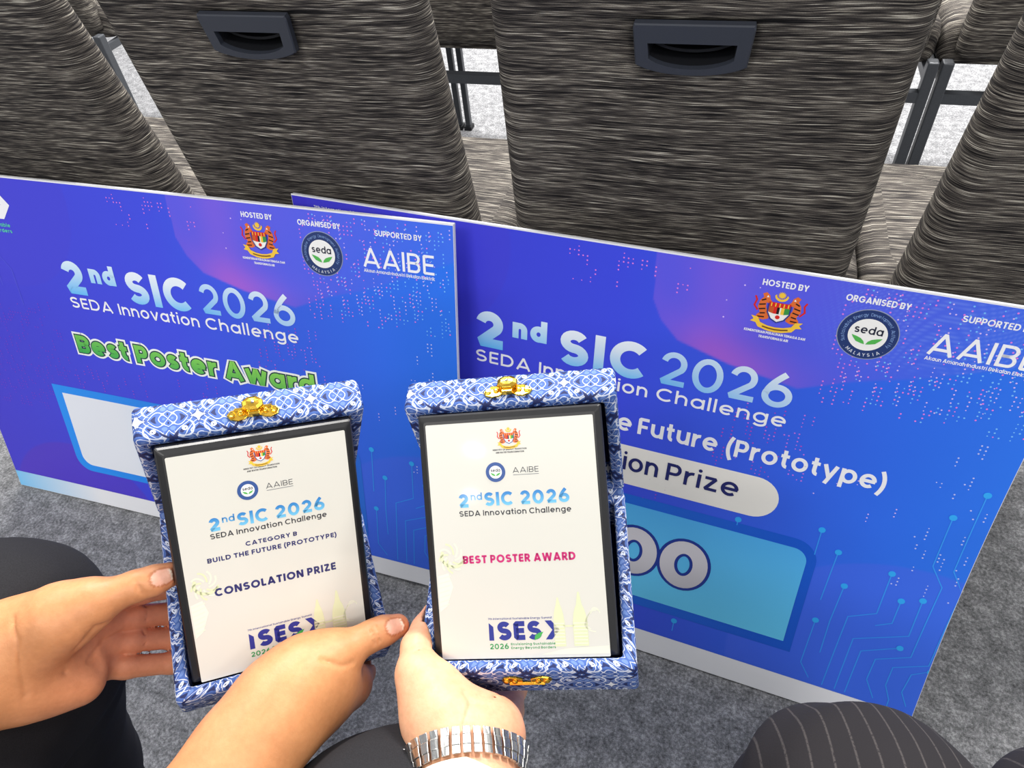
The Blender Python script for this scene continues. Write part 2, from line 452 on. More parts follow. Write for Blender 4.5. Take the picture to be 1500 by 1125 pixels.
class Ink:
    """flat print: polygons in sheet coordinates with colours and a layer"""
    def __init__(s): s.p = []
    def poly(s, pts, col, z=0): s.p.append(([tuple(q) for q in pts], col, z)); return s
    def stroke(s, pts, w, col, z=0, closed=False):
        for q in stroke_polys(pts, closed, w): s.p.append(([tuple(k) for k in q], col, z))
        return s
    def disc(s, x, y, r, col, z=0, n=32, ry=None): return s.poly(circ(x, y, r, ry or r, n), col, z)
    def ring(s, x, y, r, w, col, z=0, n=40): return s.stroke(circ(x, y, r, r, n), w, col, z, True)
    def text(s, txt, x, y, cap, weight, col, z=0, width=None, align='l', track=.16, extra=0., sp=.32, rot=None):
        """weight is stroke / cap height; extra widens the stroke (outlines) without moving the letters"""
        items, cx = [], 0.
        for ch in txt:
            if ch == ' ': cx += sp; continue
            g, wd = glyph(ch, weight); items.append((g, cx)); cx += wd + track
        tot = (cx - track) * cap
        kx = 1.
        if width: kx = width / tot; tot = width
        x0 = x - (tot / 2 if align == 'c' else tot if align == 'r' else 0)
        for g, gx in items:
            for pts, cl in g:
                q = [(x0 + (gx + a) * cap * kx, y + b * cap) for a, b in pts]
                if cl == 'fill':
                    if extra:
                        c = np.mean(q, 0); q = [tuple(c + (np.array(k) - c) * (1 + extra * .5 / (np.hypot(*(np.array(k) - c)) + 1e-9))) for k in q]
                    s.poly(q, col, z)
                else:
                    if extra and cl is False:      # lengthen butt ends too
                        q = [np.array(k) for k in q]
                        d = q[0] - q[1]; q[0] = q[0] + d / (np.hypot(*d) + 1e-9) * extra / 2
                        d = q[-1] - q[-2]; q[-1] = q[-1] + d / (np.hypot(*d) + 1e-9) * extra / 2
                    s.stroke(q, weight * cap + extra, col, z, bool(cl))
        return s
    def build(s, name, mat, parent, mp, dz=.0003, z0=.0004, maxlen=.03):
        mb = MB()
        for pts, col, z in s.p:
            tri = [[np.array(pts[i]) for i in t] for t in tessellate_polygon([[Vector((a, b, 0)) for a, b in pts]])] if len(pts) > 4 else [[np.array(pts[i]) for i in t] for t in ((0, 1, 2), (0, 2, 3))[:len(pts) - 2]]
            k = 0
            while k < len(tri):
                a, b, c = tri[k]
                L = [np.hypot(*(b - a)), np.hypot(*(c - b)), np.hypot(*(a - c))]
                if max(L) > maxlen:
                    j = L.index(max(L)); q = [a, b, c]; u, v_, o = q[j], q[(j + 1) % 3], q[(j + 2) % 3]; m = (u + v_) / 2
                    tri[k] = [u, m, o]; tri.append([m, v_, o])
                else: k += 1
            vs, fs, cs = [], [], []
            for t in tri:
                ar = (t[1][0] - t[0][0]) * (t[2][1] - t[0][1]) - (t[1][1] - t[0][1]) * (t[2][0] - t[0][0])
                if abs(ar) < 1e-12: continue
                if ar < 0: t = t[::-1]
                b = len(vs)
                for q in t:
                    vs.append(mp(q[0], q[1], z0 + z * dz)); cs.append(col(q[0], q[1]) if callable(col) else col)
                fs.append((b, b + 1, b + 2))
            if vs: mb.add(vs, fs, None, cs)
        return mb.build(name, mat, parent, fix=False)

def vgrad(y0, y1, c0, c1):
    a, b = np.array(lin(c0)), np.array(lin(c1))
    return lambda x, y: tuple(a + (b - a) * min(1, max(0, (y - y0) / (y1 - y0))))

def crest(ink, cx, cy, s, z=0):
    """state arms: two tigers, shield, crescent and star, motto ribbon; s is half the width"""
    q = lambda pts: [(cx + a * s, cy + b * s) for a, b in pts]
    OR, RD, YL, WH, BK, BL, GN = [lin(c) for c in ((226, 112, 52), (216, 40, 36), (246, 200, 66), (246, 244, 240), (28, 24, 26), (40, 56, 140), (60, 150, 70))]
    for sx in (-1, 1):
        m = lambda pts: q([(sx * a, b) for a, b in pts])
        ink.poly(m([(.34, -.42), (.52, -.50), (.84, -.46), (.80, -.30), (.70, -.18), (.82, .06), (.78, .34), (.66, .52), (.72, .66), (.58, .74), (.44, .62), (.40, .46), (.30, .34), (.42, .24), (.52, .30), (.50, .08), (.40, -.12), (.30, -.20)]), OR, z)
        for a, b in (((.56, .44), (.72, .36)), ((.54, .22), (.78, .16)), ((.52, .02), (.76, -.04)), ((.50, -.18), (.70, -.22)), ((.5, -.36), (.76, -.38))):
            ink.stroke(q([(sx * a[0], a[1]), (sx * b[0], b[1])]), .055 * s, BK, z + 1)
        ink.stroke(m([(.80, -.1), (.96, .10), (.90, .36), (.98, .52)]), .07 * s, RD, z)
        ink.poly(m([(.46, .54), (.56, .52), (.52, .62)]), WH, z + 1)
    ink.poly(q([(-.42, .30), (.42, .30), (.42, -.10), (.26, -.38), (0, -.52), (-.26, -.38), (-.42, -.10)]), WH, z + 1)
    ink.poly(q([(-.42, .36), (.42, .36), (.42, .16), (-.42, .16)]), RD, z + 2)
    for k in range(5): ink.stroke(q([(-.32 + .16 * k, .18), (-.32 + .16 * k, .34)]), .045 * s, YL, z + 3)
    ink.poly(q([(-.20, .16), (-.08, .16), (-.08, -.14), (-.20, -.14)]), RD, z + 2)
    ink.poly(q([(-.08, .16), (.02, .16), (.02, -.14), (-.08, -.14)]), BK, z + 2)
    ink.poly(q([(.08, .16), (.20, .16), (.20, -.14), (.08, -.14)]), YL, z + 2)
    ink.poly(q([(.20, .16), (.42, .16), (.42, -.08), (.20, -.14)]), GN, z + 2)
    ink.poly(q([(-.42, .16), (-.20, .16), (-.20, -.14), (-.42, -.08)]), lin((200, 90, 40)), z + 2)
    ink.disc(cx, cy - .28 * s, .09 * s, RD, z + 2, 12)
    ink.stroke(q([(-.42, .30), (-.42, -.10), (-.26, -.38), (0, -.52), (.26, -.38), (.42, -.10), (.42, .30)]), .05 * s, BL, z + 3)
    ink.poly(q(E_(0, .66, .26, .24, 180, 360, 12) + E_(0, .72, .20, .20, 360, 180, 12)), YL, z + 1)
    st = []
    for k in range(28):
        a = math.pi * k / 14; r = .17 if k % 2 == 0 else .10; st.append((r * math.cos(a), .70 + r * math.sin(a)))
    ink.poly(q(st), YL, z + 2)
    ink.poly(q([(-1, -.36), (-.72, -.40), (-.60, -.62), (-.30, -.72), (0, -.75), (.30, -.72), (.60, -.62), (.72, -.40), (1, -.36), (.88, -.50), (1, -.62), (.78, -.66), (.66, -.84), (.30, -.95), (0, -.98), (-.30, -.95), (-.66, -.84), (-.78, -.66), (-1, -.62), (-.88, -.50)]), YL, z + 2)
    ink.stroke(q([(-.5, -.78), (-.25, -.83), (0, -.85), (.25, -.83), (.5, -.78)]), .06 * s, lin((120, 80, 30)), z + 3)
    return ink

def seal(ink, cx, cy, r, z=0, small=False):
    NV, WH = lin((38, 58, 112)), lin((244, 244, 242))
    if not small: ink.disc(cx, cy, r, lin((150, 160, 190)), z)
    ink.disc(cx, cy, r * .965, NV if not small else lin((52, 86, 152)), z + 1, 48)
    ink.disc(cx, cy, r * .63, WH, z + 2, 40)
    ink.text('seda', cx, cy + r * .04, r * .30, .17, lin((36, 40, 60)), z + 3, width=r * .92, align='c')
    for sx in (-1, 1):
        ink.poly([(cx + sx * a * r, cy + b * r) for a, b in ((.02, -.38), (.14, -.36), (.32, -.30), (.44, -.16), (.50, -.06), (.34, -.10), (.18, -.16), (.07, -.26))], lin((84, 182, 84)), z + 3)
    if not small:
        ring = 'Sustainable Energy Development Authority'
        for k, chh in enumerate(ring):                 # lettering round the ring
            a = math.radians(205 - 230 * k / (len(ring) - 1)); circ_text(ink, chh, cx, cy, r * .74, a, r * .12, lin((120, 150, 205)), z + 3, False)
        for k, chh in enumerate('.MALAYSIA.'):
            a = math.radians(222 + 96 * k / 9); circ_text(ink, chh, cx, cy, r * .87, a, r * .13, lin((214, 220, 236)), z + 3, True)
    return ink

def circ_text(ink, ch, cx, cy, r, a, cap, col, z, inner):
    if ch == ' ': return
    g, wd = glyph(ch, .14)
    ux = np.array((math.sin(a), -math.cos(a))) * (-1 if inner else 1); uy = np.array((math.cos(a), math.sin(a))) * (-1 if inner else 1)
    o = np.array((cx, cy)) + r * np.array((math.cos(a), math.sin(a)))
    for pts, cl in g:
        q = [tuple(o + ux * (p[0] - wd / 2) * cap * .85 + uy * p[1] * cap) for p in pts]
        if cl == 'fill': ink.poly(q, col, z)
        else: ink.stroke(q, .15 * cap, col, z, bool(cl))

def ises(ink, x, y, cap, c1, c2, z=0, sub='full', white=False):
    """summit logo: ISES with an arrowhead; x,y is the lower left of the letters"""
    ink.poly([(x, y), (x + .26 * cap, y), (x + .26 * cap, y + .72 * cap), (x + .02 * cap, y + .94 * cap)], c1, z)
    ink.text('SES', x + .46 * cap, y, cap, .27, c1, z, width=2.36 * cap, track=.14)
    ink.poly([(x + 3.02 * cap, y + cap), (x + 3.36 * cap, y + cap), (x + 3.78 * cap, y + .5 * cap), (x + 3.36 * cap, y), (x + 3.02 * cap, y), (x + 3.40 * cap, y + .5 * cap)], c1, z)
    ink.poly([(x + 2.42 * cap, y - .03 * cap), (x + 2.72 * cap, y + .10 * cap), (x + 2.92 * cap, y + .42 * cap), (x + 2.66 * cap, y + .36 * cap), (x + 2.46 * cap, y + .22 * cap)], lin((70, 176, 86)), z + 1)
    ink.text('7th International Sustainable Energy Summit', x, y + 1.10 * cap, .105 * cap, .17, c1, z, width=3.42 * cap)
    ink.text('2026', x, y - .46 * cap, .29 * cap, .20, c2, z, width=1.02 * cap)
    ink.text('Envisioning Sustainable', x + 1.14 * cap, y - .27 * cap, .125 * cap, .2, c2, z, width=2.38 * cap)
    ink.text('Energy Beyond Borders', x + 1.14 * cap, y - .47 * cap, .125 * cap, .2, c2, z, width=2.38 * cap)
    return ink

# ------------------------------------------------------------------ floor
mb = MB()
mb.add([(-5, -3, 0), (5, -3, 0), (5, 6, 0), (-5, 6, 0)], [(0, 1, 2, 3)])
tag(mb.build('floor', CARPET), kind='structure')

# ------------------------------------------------------------------ banquet chairs (backs towards us)
ZH, TP = .8023, .147                     # height of the grip's top edge, lean of the back

def back_y(z): return -TP * (z - .44)    # rear face of the backrest in the chair's own frame

def make_chair():
    root = empty('banquet_chair')
    # backrest: a padded slab wrapped in cloth, leaning towards its rear
    mb = MB(); rings = []; uvs = []
    zs = [.393, .396, .404, .42, .45] + list(np.linspace(.48, .86, 16)) + [.885, .902, .912, .917]
    for z in zs:
        e = min((z - .393) / .02, 1) if z < .5 else min((.917 - z) / .035, 1)
        e = math.sqrt(max(0, 1 - (1 - e) ** 2))
        hw = (.2075 + .0218 * (.784 - z) * .9) - .016 * (1 - e)
        th = (.066 - .018 * (z - .44) / .46)
        ti = (th / 2 - .012) * (1 - e)
        ring = []
        for k, (x, y) in enumerate(rrect(hw, th / 2 - ti, .026 * (.35 + .65 * e) if th / 2 - ti > .026 else (th / 2 - ti) * .95, 8)):
            puff = .012 * (1 - (x / hw) ** 2) * (1 if y < 0 else .6) * math.sin(math.pi * max(0, z - .425) / .492) * (abs(y) / (th / 2))
            ring.append((x, back_y(z) + th / 2 + y + (-puff if y < 0 else puff), z))
        ring = ring[8:] + ring[:8]
        s = 0; rings.append(ring)
        for k, q in enumerate(ring):
            if k: s += math.dist(q[:2], ring[k - 1][:2])
            uvs.append((s, z))
    # start the outline at the front so the cloth seam lies out of sight
    loft(mb, rings, uvs=uvs)
    br = mb.build('backrest', WEAVE, root, smooth=True)
    # recess for the grip
    ax, an = V3(0, -TP, 1), V3(0, -1, -TP); ax /= np.linalg.norm(ax); an /= np.linalg.norm(an)
    o0 = V3(0, back_y(ZH) - .010, ZH)
    at = lambda x, v, d: o0 + V3(x, 0, 0) + ax * v + an * d
    outer = [(-.0555, 0), (-.0565, -.004), (-.0535, -.041)] + [(.0535 * math.sin(math.radians(a)) / math.sin(math.radians(62)), -.041 - .0105 * (math.cos(math.radians(a)) - math.cos(math.radians(62))) / (1 - math.cos(math.radians(62)))) for a in range(-54, 55, 9)] + [(.0535, -.041), (.0565, -.004), (.0555, 0)]
    inner = [(-.042, -.0185), (-.0405, -.034)] + [(.0405 * math.sin(math.radians(a)) / math.sin(math.radians(62)), -.034 - .010 * (math.cos(math.radians(a)) - math.cos(math.radians(62))) / (1 - math.cos(math.radians(62)))) for a in range(-54, 55, 9)] + [(.0405, -.034), (.042, -.0185)]
    cut = MB(); loft(cut, [[at(x * .97, v * .97 - .0007, d) for x, v in outer] for d in (-.034, .02)])
    co = cut.build('cutter', CAVITY)
    bo = br.modifiers.new('recess', 'BOOLEAN'); bo.operation = 'DIFFERENCE'; bo.object = co; bo.solver = 'EXACT'
    me = bpy.data.meshes.new_from_object(br.evaluated_get(bpy.context.evaluated_depsgraph_get()))
    br.modifiers.clear(); old = br.data; br.data = me; me.name = 'backrest'
    bpy.data.objects.remove(co); bpy.data.meshes.remove(old)
    while len(me.materials) > 1: me.materials.pop()
    # grip: a plastic frame with a deep pocket
    n, k = len(outer), len(inner); mb = MB()
    inn = [at(x, v, .003) for x, v in inner]
    loft(mb, [[at(x, v, d) for x, v in outer] for d in (-.006, .0015)] + [[at(x * .975, -.0245 + (v + .0245) * .955, .003) for x, v in outer]], caps=(False, False))
    m2 = MB()
    bm = bmesh.new()
    fo = [bm.verts.new(at(x * .975, -.0245 + (v + .0245) * .955, .003)) for x, v in outer]; fi = [bm.verts.new(q) for q in inn]
    es = [bm.edges.new((r[i], r[(i + 1) % len(r)])) for r in (fo, fi) for i in range(len(r))]
    bmesh.ops.triangle_fill(bm, edges=es, use_beauty=True); bm.verts.index_update()
    mb.add([tuple(v.co) for v in bm.verts], [tuple(v.index for v in f.verts) for f in bm.faces]); bm.free()
    loft(mb, [inn, [at(x, v, -.004) for x, v in inner]], caps=(False, False))
    g = mb.build('hand_grip', PLASTIC, root)
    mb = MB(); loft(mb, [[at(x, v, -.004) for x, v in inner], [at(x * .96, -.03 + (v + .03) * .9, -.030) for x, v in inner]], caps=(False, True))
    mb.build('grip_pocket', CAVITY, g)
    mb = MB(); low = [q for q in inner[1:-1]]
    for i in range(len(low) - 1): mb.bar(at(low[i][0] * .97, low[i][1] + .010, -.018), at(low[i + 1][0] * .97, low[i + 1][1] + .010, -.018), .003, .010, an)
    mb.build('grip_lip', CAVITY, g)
    # seat
    mb = MB(); rings = []; uvs = []
    for z, i in ((.372, .012), (.376, .004), (.388, 0), (.430, 0), (.448, .004), (.459, .014), (.464, .030)):
        r = rrect(.2405 - i, .172 - i, .030, 6, 0, .206); rings.append([(x, y, z - (.016 * max(0, (y - .28) / .09) ** 2)) for x, y in r])
        uvs += [(x, y + (z - .46)) for x, y in r]
    b0 = len(rings) - 1
    loft(mb, rings, uvs=uvs, caps=(True, False))
    top = rings[-1]; mid = [(x * .5, .206 + (y - .206) * .5, z + .004) for x, y, z in top]
    loft(mb, [top, mid], uvs=[(q[0], q[1]) for q in top + mid], caps=(False, True))
    st = mb.build('seat', WEAVE, root, smooth=True)
    # steel frame
    for sx in (-1, 1):
        mb = MB(); mb.bar((sx * .2285, -.012, 0.006), (sx * .2285, -.012, .40), .022, .026, (0, 1, 0)); l = mb.build('leg', METAL, root, bevel=.003)
        mb = MB(); mb.bar((sx * .2285, -.012, 0), (sx * .2285, -.012, .012), .024, .030, (0, 1, 0)); mb.build('foot_glide', CAVITY, l)
        mb = MB(); mb.bar((sx * .2285, .355, 0.006), (sx * .2285, .345, .375), .017, .020, (0, 1, 0)); l = mb.build('leg', METAL, root, bevel=.003)
        mb = MB(); mb.bar((sx * .2285, .355, 0), (sx * .2285, .355, .012), .024, .030, (0, 1, 0)); mb.build('foot_glide', CAVITY, l)
    mb = MB()
    mb.bar((-.218, -.012, .325), (.218, -.012, .325), .022, .022); mb.bar((-.22, .345, .362), (.22, .345, .362), .018, .018)
    for sx in (-1, 1): mb.bar((sx * .2285, .002, .362), (sx * .2285, .336, .362), .016, .018)
    mb.build('seat_frame', METAL, root)
    return root

def copy_tree(o, parent=None):
    c = o.copy(); COL.objects.link(c); c.parent = parent
    for ch in list(o.children): copy_tree(ch, c)
    return c

proto = make_chair()
front = [(-1.015, 'grey woven banquet chair at far left of the front row, cut by the frame'),
         (-.530, 'grey woven banquet chair with hand grip, behind the Best Poster Award board'),
         (-.044, 'grey woven banquet chair with hand grip, behind the prototype prize board'),
         (.441, 'grey woven banquet chair at far right of the front row, cut by the frame')]
rear = [(-1.94, 'second row chair at top left whose dark legs show beside the far left chair'),
        (-1.052, 'second row chair hidden behind the left chair with a grip'),
        (-.565, 'second row chair with thin dark legs showing between the two grip chairs'),
        (.160, 'second row chair mostly hidden behind the right chair with a grip'),
        (.645, 'second row chair at the top right with pale seat and steel leg')]
for i, (x, lb) in enumerate(front + rear):
    c = proto if i == 0 else copy_tree(proto)
    c.location = (x, .779 if i < 4 else 1.677, 0)
    tag(c, lb, 'chair', 'banquet chairs in the front row' if i < 4 else 'banquet chairs in the second row')

# ------------------------------------------------------------------ prize boards
BL, BH = .9211, .6062

def smooth(a, b, x):
    t = np.clip((x - a) / (b - a), 0, 1); return t * t * (3 - 2 * t)

def art(u, v, left):
    """the printed background of a prize board: indigo to azure with soft violet shapes"""
    c0, c1, c2 = [np.array(lin(c)) for c in ((66, 58, 208), (62, 76, 228), (42, 118, 242))]
    k = np.clip(u / BL, 0, 1)[..., None]
    col = np.where(k < .5, c0 + (c1 - c0) * k * 2, c1 + (c2 - c1) * (k * 2 - 1))
    col = col * (1 - .10 * smooth(.2, .45, v)[..., None] * 0)
    # violet sweep across the upper right
    ux = np.array([.497, .500, .512, .535, .600, .680, .735, .80, .86, .93]); vy = np.array([.61, .545, .520, .497, .478, .464, .487, .507, .532, .562])
    edge = np.interp(u, ux, vy)
    ins = smooth(-.002, .002, v - edge) * (u > .4975)
    pink = np.exp(-((v - edge) / .035) ** 2) * np.exp(-((u - .60) / .07) ** 2) * ins
    vio = np.array(lin((100, 92, 232))); pk = np.array(lin((176, 96, 214)))
    col = col + (vio - col) * (ins * (.62 - .5 * smooth(.62, .92, u) + .12 * smooth(.52, .6, v)))[..., None]
    band = np.exp(-((u - .575) / .035) ** 2) * ins * .35
    col = col + (pk - col) * np.clip(pink * .6 + band * .6, 0, 1)[..., None]
    # round swell in the lower right, in the corner and at the left
    d = np.hypot((u - .885) / 1.15, v - .07); m = smooth(.186, .182, d)[..., None]
    col = col + (np.array(lin((72, 106, 240))) - col) * m * .55
    d = np.hypot(u - .17, v - .58); m = smooth(.150, .146, d)[..., None]
    col = col + (np.array(lin((70, 66, 214))) - col) * m * .5
    d = np.hypot(u - .16, (v + .04)); m = smooth(.17, .165, d)[..., None]
    col = col + (np.array(lin((96, 52, 190))) - col) * m * .45
    # hairline waves in the upper right corner
    ph = (v + .35 * (u - .7) - .18 * np.sin((u - .62) * 7)) * 2 * np.pi / .0042
    wv = np.clip(np.sin(ph), 0, 1) ** 2 * smooth(.66, .74, u) * smooth(.50, .54, v) * ins
    col = col + (np.array(lin((120, 150, 244))) - col) * (wv * (.0 if left else .45))[..., None]
    return col

def make_board(idx, name_label):
    left = idx == 0
    q = (dict(x=-1.2215, y=.5111, yaw=-.0276, lean=.313, bow=.0045, bv=.0013, rl=.0065) if left else dict(x=-.5719, y=.5214, yaw=-.0999, lean=.3508, bow=.0006, bv=.0257, rl=.0014))
    U = V3(math.cos(q['yaw']), math.sin(q['yaw']), 0); nn = V3(-math.sin(q['yaw']), math.cos(q['yaw']), 0)
    V = nn * math.sin(q['lean']) + V3(0, 0, math.cos(q['lean'])); N = np.cross(U, V)
    c_, s_ = math.cos(q['rl']), math.sin(q['rl']); U, V = U * c_ + V * s_, V * c_ - U * s_
    root = empty('prize_board', frame_matrix(V3(q['x'], q['y'], .0017), U, V, N))
    tag(root, name_label, 'display board', 'blue prize boards leaning on the chairs')
    def mp(u, v, z): return (u, v, z - (q['bow'] * 4 * (u / .93) * (1 - u / .93) + q['bv'] * 4 * (v / .6) * (1 - v / .6)))
    def mpi(u, v, z): return mp(min(BL - .0006, max(.0006, .268 + (u - .27) * 1.0141)), v - .0018 * min(1, max(0, (v - .04) / .1)), z)
    # foam sheet
    nu, nv, T = 48, 32, .0065
    mb = MB(); g = lambda z: [mp(BL * i / nu, BH * j / nv, z) for j in range(nv + 1) for i in range(nu + 1)]
    qs = [(j * (nu + 1) + i, j * (nu + 1) + i + 1, (j + 1) * (nu + 1) + i + 1, (j + 1) * (nu + 1) + i) for j in range(nv) for i in range(nu)]
    n = (nu + 1) * (nv + 1)
    rim = [i for i in range(nu + 1)] + [j * (nu + 1) + nu for j in range(1, nv + 1)] + [nv * (nu + 1) + i for i in range(nu - 1, -1, -1)] + [j * (nu + 1) for j in range(nv - 1, 0, -1)]
    mb.add(g(0) + g(-T), qs + [tuple(n + k for k in f[::-1]) for f in qs] + [(rim[k], n + rim[k], n + rim[(k + 1) % len(rim)], rim[(k + 1) % len(rim)]) for k in range(len(rim))])
    mb.build('foam_sheet', FOAM, root, fix=True)
    # printed face
    nu, nv = 458, 240; mg = .0020; s0 = .0355
    us, vs = np.meshgrid(np.linspace(mg * .3, BL - mg * .3, nu + 1), np.linspace(s0, BH - mg, nv + 1))
    cols = np.clip(art(us, vs, left), 0, 1).reshape(-1, 3)
    z = .0003 - (q['bow'] * 4 * (us / .93) * (1 - us / .93) + q['bv'] * 4 * (vs / .6) * (1 - vs / .6))
    mb = MB(); mb.add(np.stack([us, vs, z], -1).reshape(-1, 3), [(j * (nu + 1) + i, j * (nu + 1) + i + 1, (j + 1) * (nu + 1) + i + 1, (j + 1) * (nu + 1) + i) for j in range(nv) for i in range(nu)], None, list(map(tuple, cols)))
    face = mb.build('printed_face', PRINT, root, fix=False)
    tag(face, 'indigo to azure printed artwork')
    W = lin((244, 245, 250))
    part = lambda ink, nm, par=root: ink.build(nm, PRINT, par, mpi, z0=.0006)
    # bottom strip, pale blue at the left end running out to white
    k = Ink(); n = 40
    sc = lambda u: tuple(np.array(lin((122, 200, 250))) + (np.array(lin((240, 241, 246))) - np.array(lin((122, 200, 250)))) * min(1, max(0, u / .2)))
    for i in range(n): k.poly([(BL * i / n, .001), (BL * (i + 1) / n, .001), (BL * (i + 1) / n, .0355), (BL * i / n, .0355)], lambda x, y: sc(x))
    part(k, 'bottom_strip')
    # dotted rain pattern
    rnd = random.Random(5); k = Ink(); st = .0054
    fields = [(.40, .565, .60, 60, 'p', .8, .25), (.52, .565, .60, 60, 'p', .8, .3)]
    def drops(u0, u1, v0, v1, prob, run, col, r, col2=None):
        nx = int((u1 - u0) / st)
        for i in range(nx):
            j = 0; ny = int((v1 - v0) / st)
            while j < ny:
                cl = .5 + .5 * math.sin(i * .83 + 2 * math.sin(j * .23 + i * .11)) * math.cos(j * .37 + i * .2)
                if rnd.random() < prob * cl:
                    for t in range(rnd.randint(1, run)):
                        x, y = u0 + i * st, v0 + (j + t) * st
                        if y < v1 + .004 and y < BH - .004 and x < BL - .004:
                            c = col if col2 is None or rnd.random() < .5 + (u0 + u1 - 2 * x) / (u1 - u0) * .5 else col2
                            k.disc(x, y, r * rnd.choice((.75, 1, 1)), c, 0, 6)
                    j += run
                j += 1
    PKc, CY, MG, LV = lin((226, 130, 226)), lin((120, 190, 255)), lin((176, 74, 196)), lin((214, 190, 250))
    drops(.395, .575, .555, .602, .30, 3, PKc, .0011)
    drops(.58, .67, .54, .602, .06, 1, LV, .0011)
    drops(.70, .915, .455, .602, .50, 5, PKc, .0011, CY)
    drops(.72, .915, .47, .60, .22, 4, LV, .0010)
    drops(.60, .715, .335, .43, .40, 5, MG, .0011, lin((196, 120, 232)))
    drops(.84, .912, .22, .45, .10, 4, lin((190, 200, 252)), .0011)
    drops(.72, .84, .30, .42, .03, 3, LV, .0010)
    drops(.0, .235, .20, .41, .55, 4, lin((128, 60, 206)), .0011)
    drops(.22, .56, .20, .31, .16, 4, MG, .0010)
    part(k, 'dot_pattern')
    # circuit traces
    k = Ink(); part_title = lambda k: (part(k, 'title_lettering'), Ink())[1]
    TR = lin((56, 156, 252)); ND = lin((50, 172, 252))
    traces = [[(.8975, .380), (.8975, .266), (.914, .240), (.911, .120), (.874, .1015), (.873, .071), (.882, .050), (.882, .037)],
              [(.875, .340), (.875, .266), (.8926, .239), (.889, .125), (.852, .106), (.850, .071), (.864, .045)], [(.747, .277), (.747, .237)],
              [(.7725, .2505), (.7695, .172)], [(.791, .203), (.7875, .143), (.7875, .090)], [(.837, .240), (.836, .1755), (.806, .1587), (.801, .040)],
              [(.857, .204), (.856, .1675), (.839, .157)], [(.879, .213), (.8785, .1555), (.820, .1275), (.817, .040)], [(.874, .134), (.833, .112), (.830, .040)],
              [(.771, .139), (.7685, .066), (.783, .045)], [(.9155, .111), (.8964, .099), (.893, .068), (.903, .048)], [(.648, .2600), (.648, .246)], [(.596, .068), (.596, .050)],
              [(.020, .50), (.020, .46), (.045, .43), (.045, .30)], [(.085, .585), (.085, .50), (.11, .47), (.11, .40)], [(.105, .59), (.105, .53), (.14, .49), (.14, .43)], [(.155, .56), (.155, .48), (.17, .46), (.17, .40)]]
    for t, pts in enumerate(traces):
        lc = TR if t < 13 else lin((84, 88, 224))
        k.stroke(pts, .0013, lc, 0)
        k.disc(*pts[0], .0042 if t < 13 else .001, ND if t < 13 else lc, 1, 16)
        part(k, 'circuit_trace'); k = Ink()
    # title
    k = Ink()
    tg = vgrad(.432, .488, (92, 186, 250), (222, 240, 254))
    k.text('2', .2705, .4335, .0535, .255, tg, 0, width=.0395)
    k.text('nd', .3230, .4565, .0295, .29, vgrad(.455, .49, (150, 208, 250), (222, 240, 254)), 0, width=.0470); k = part_title(k)
    k.text('SIC', .388, .4325, .0515, .255, lambda x, y: tuple(np.array(lin((112, 194, 250))) + (np.array(lin((238, 246, 255))) - np.array(lin((112, 194, 250)))) * min(1, max(0, (y - .430) / .045))), 0, width=.113); k = part_title(k)
    k.text('2026', .5185, .4345, .0465, .165, lambda x, y: tuple(np.array(lin((96, 184, 248))) + (np.array(lin((232, 243, 255))) - np.array(lin((96, 184, 248)))) * min(1, max(0, (y - .430) / .052 * .6 + (x - .52) / .15 * .4))), 0, width=.155)
    part(k, 'title_lettering')
    k = Ink(); k.text('SEDA', .270, .4095, .0182, .165, W, 0, width=.0800); k.text('Innovation', .3615, .4095, .0182, .165, W, 0, width=.1455); k.text('Challenge', .5180, .4095, .0182, .165, W, 0, width=.1560); part(k, 'subtitle_lettering')
    # award name, prize field
    k = Ink()
    fr = [(.171, .2545), (.72, .2545)] + E_(.72, .2225, .032, .032, 90, 0, 8)[1:] + [(.752, .076), (.20, .076)] + E_(.20, .105, .028, .029, 270, 180, 8)[1:]
    inn = [(.189, .240), (.722, .240)] + E_(.722, .2205, .0185, .0195, 90, 0, 8)[1:] + [(.7405, .0905), (.206, .0905)] + E_(.206, .111, .0185, .0205, 270, 180, 8)[1:]
    hg = lambda a, b, x0, x1: (lambda x, y: tuple(np.array(lin(a)) + (np.array(lin(b)) - np.array(lin(a))) * min(1, max(0, (x - x0) / (x1 - x0)))))
    if left:
        k.poly(fr, hg((34, 146, 248), (40, 110, 222), .2, .7), 0); k.poly(inn, hg((232, 236, 246), (120, 196, 248), .3, .7), 1)
    else:
        k.poly(fr, hg((34, 120, 232), (24, 92, 214), .2, .7), 0)
        k.poly(inn, lambda x, y: tuple(np.array(lin((104, 208, 252))) + (np.array(lin((82, 180, 246))) - np.array(lin((104, 208, 252)))) * min(1, max(0, (y - .09) / .15))), 1)
    part(k, 'prize_field')
    if left:
        k = Ink(); a = dict(width=.434, track=.12)
        k.text('Best Poster Award', .2565, .3285, .0315, .245, lin((246, 250, 246)), 0, extra=.0100, **a)
        k.text('Best Poster Award', .2565, .3285, .0315, .245, lin((18, 52, 70)), 1, extra=.0036, **a)
        k.text('Best Poster Award', .2565, .3285, .0315, .245, lambda x, y: tuple(np.array(lin((46, 170, 80))) + (np.array(lin((150, 222, 92))) - np.array(lin((46, 170, 80)))) * min(1, max(0, (y - .325) / .036 * .6 + (x - .3) / .4 * .4))), 2, **a)
        part(k, 'award_lettering')
    else:
        k = Ink()
        for tx, x, wd in (('Category', .149, .130), ('B:', .2895, .030), ('Build', .3445, .0800), ('the', .4395, .0535), ('Future', .5018, .1010), ('(Prototype)', .6143, .1830)): k.text(tx, x, .3555 - .003 * (x > .4), .0255, .185, W, 0, width=wd)
        part(k, 'category_lettering')
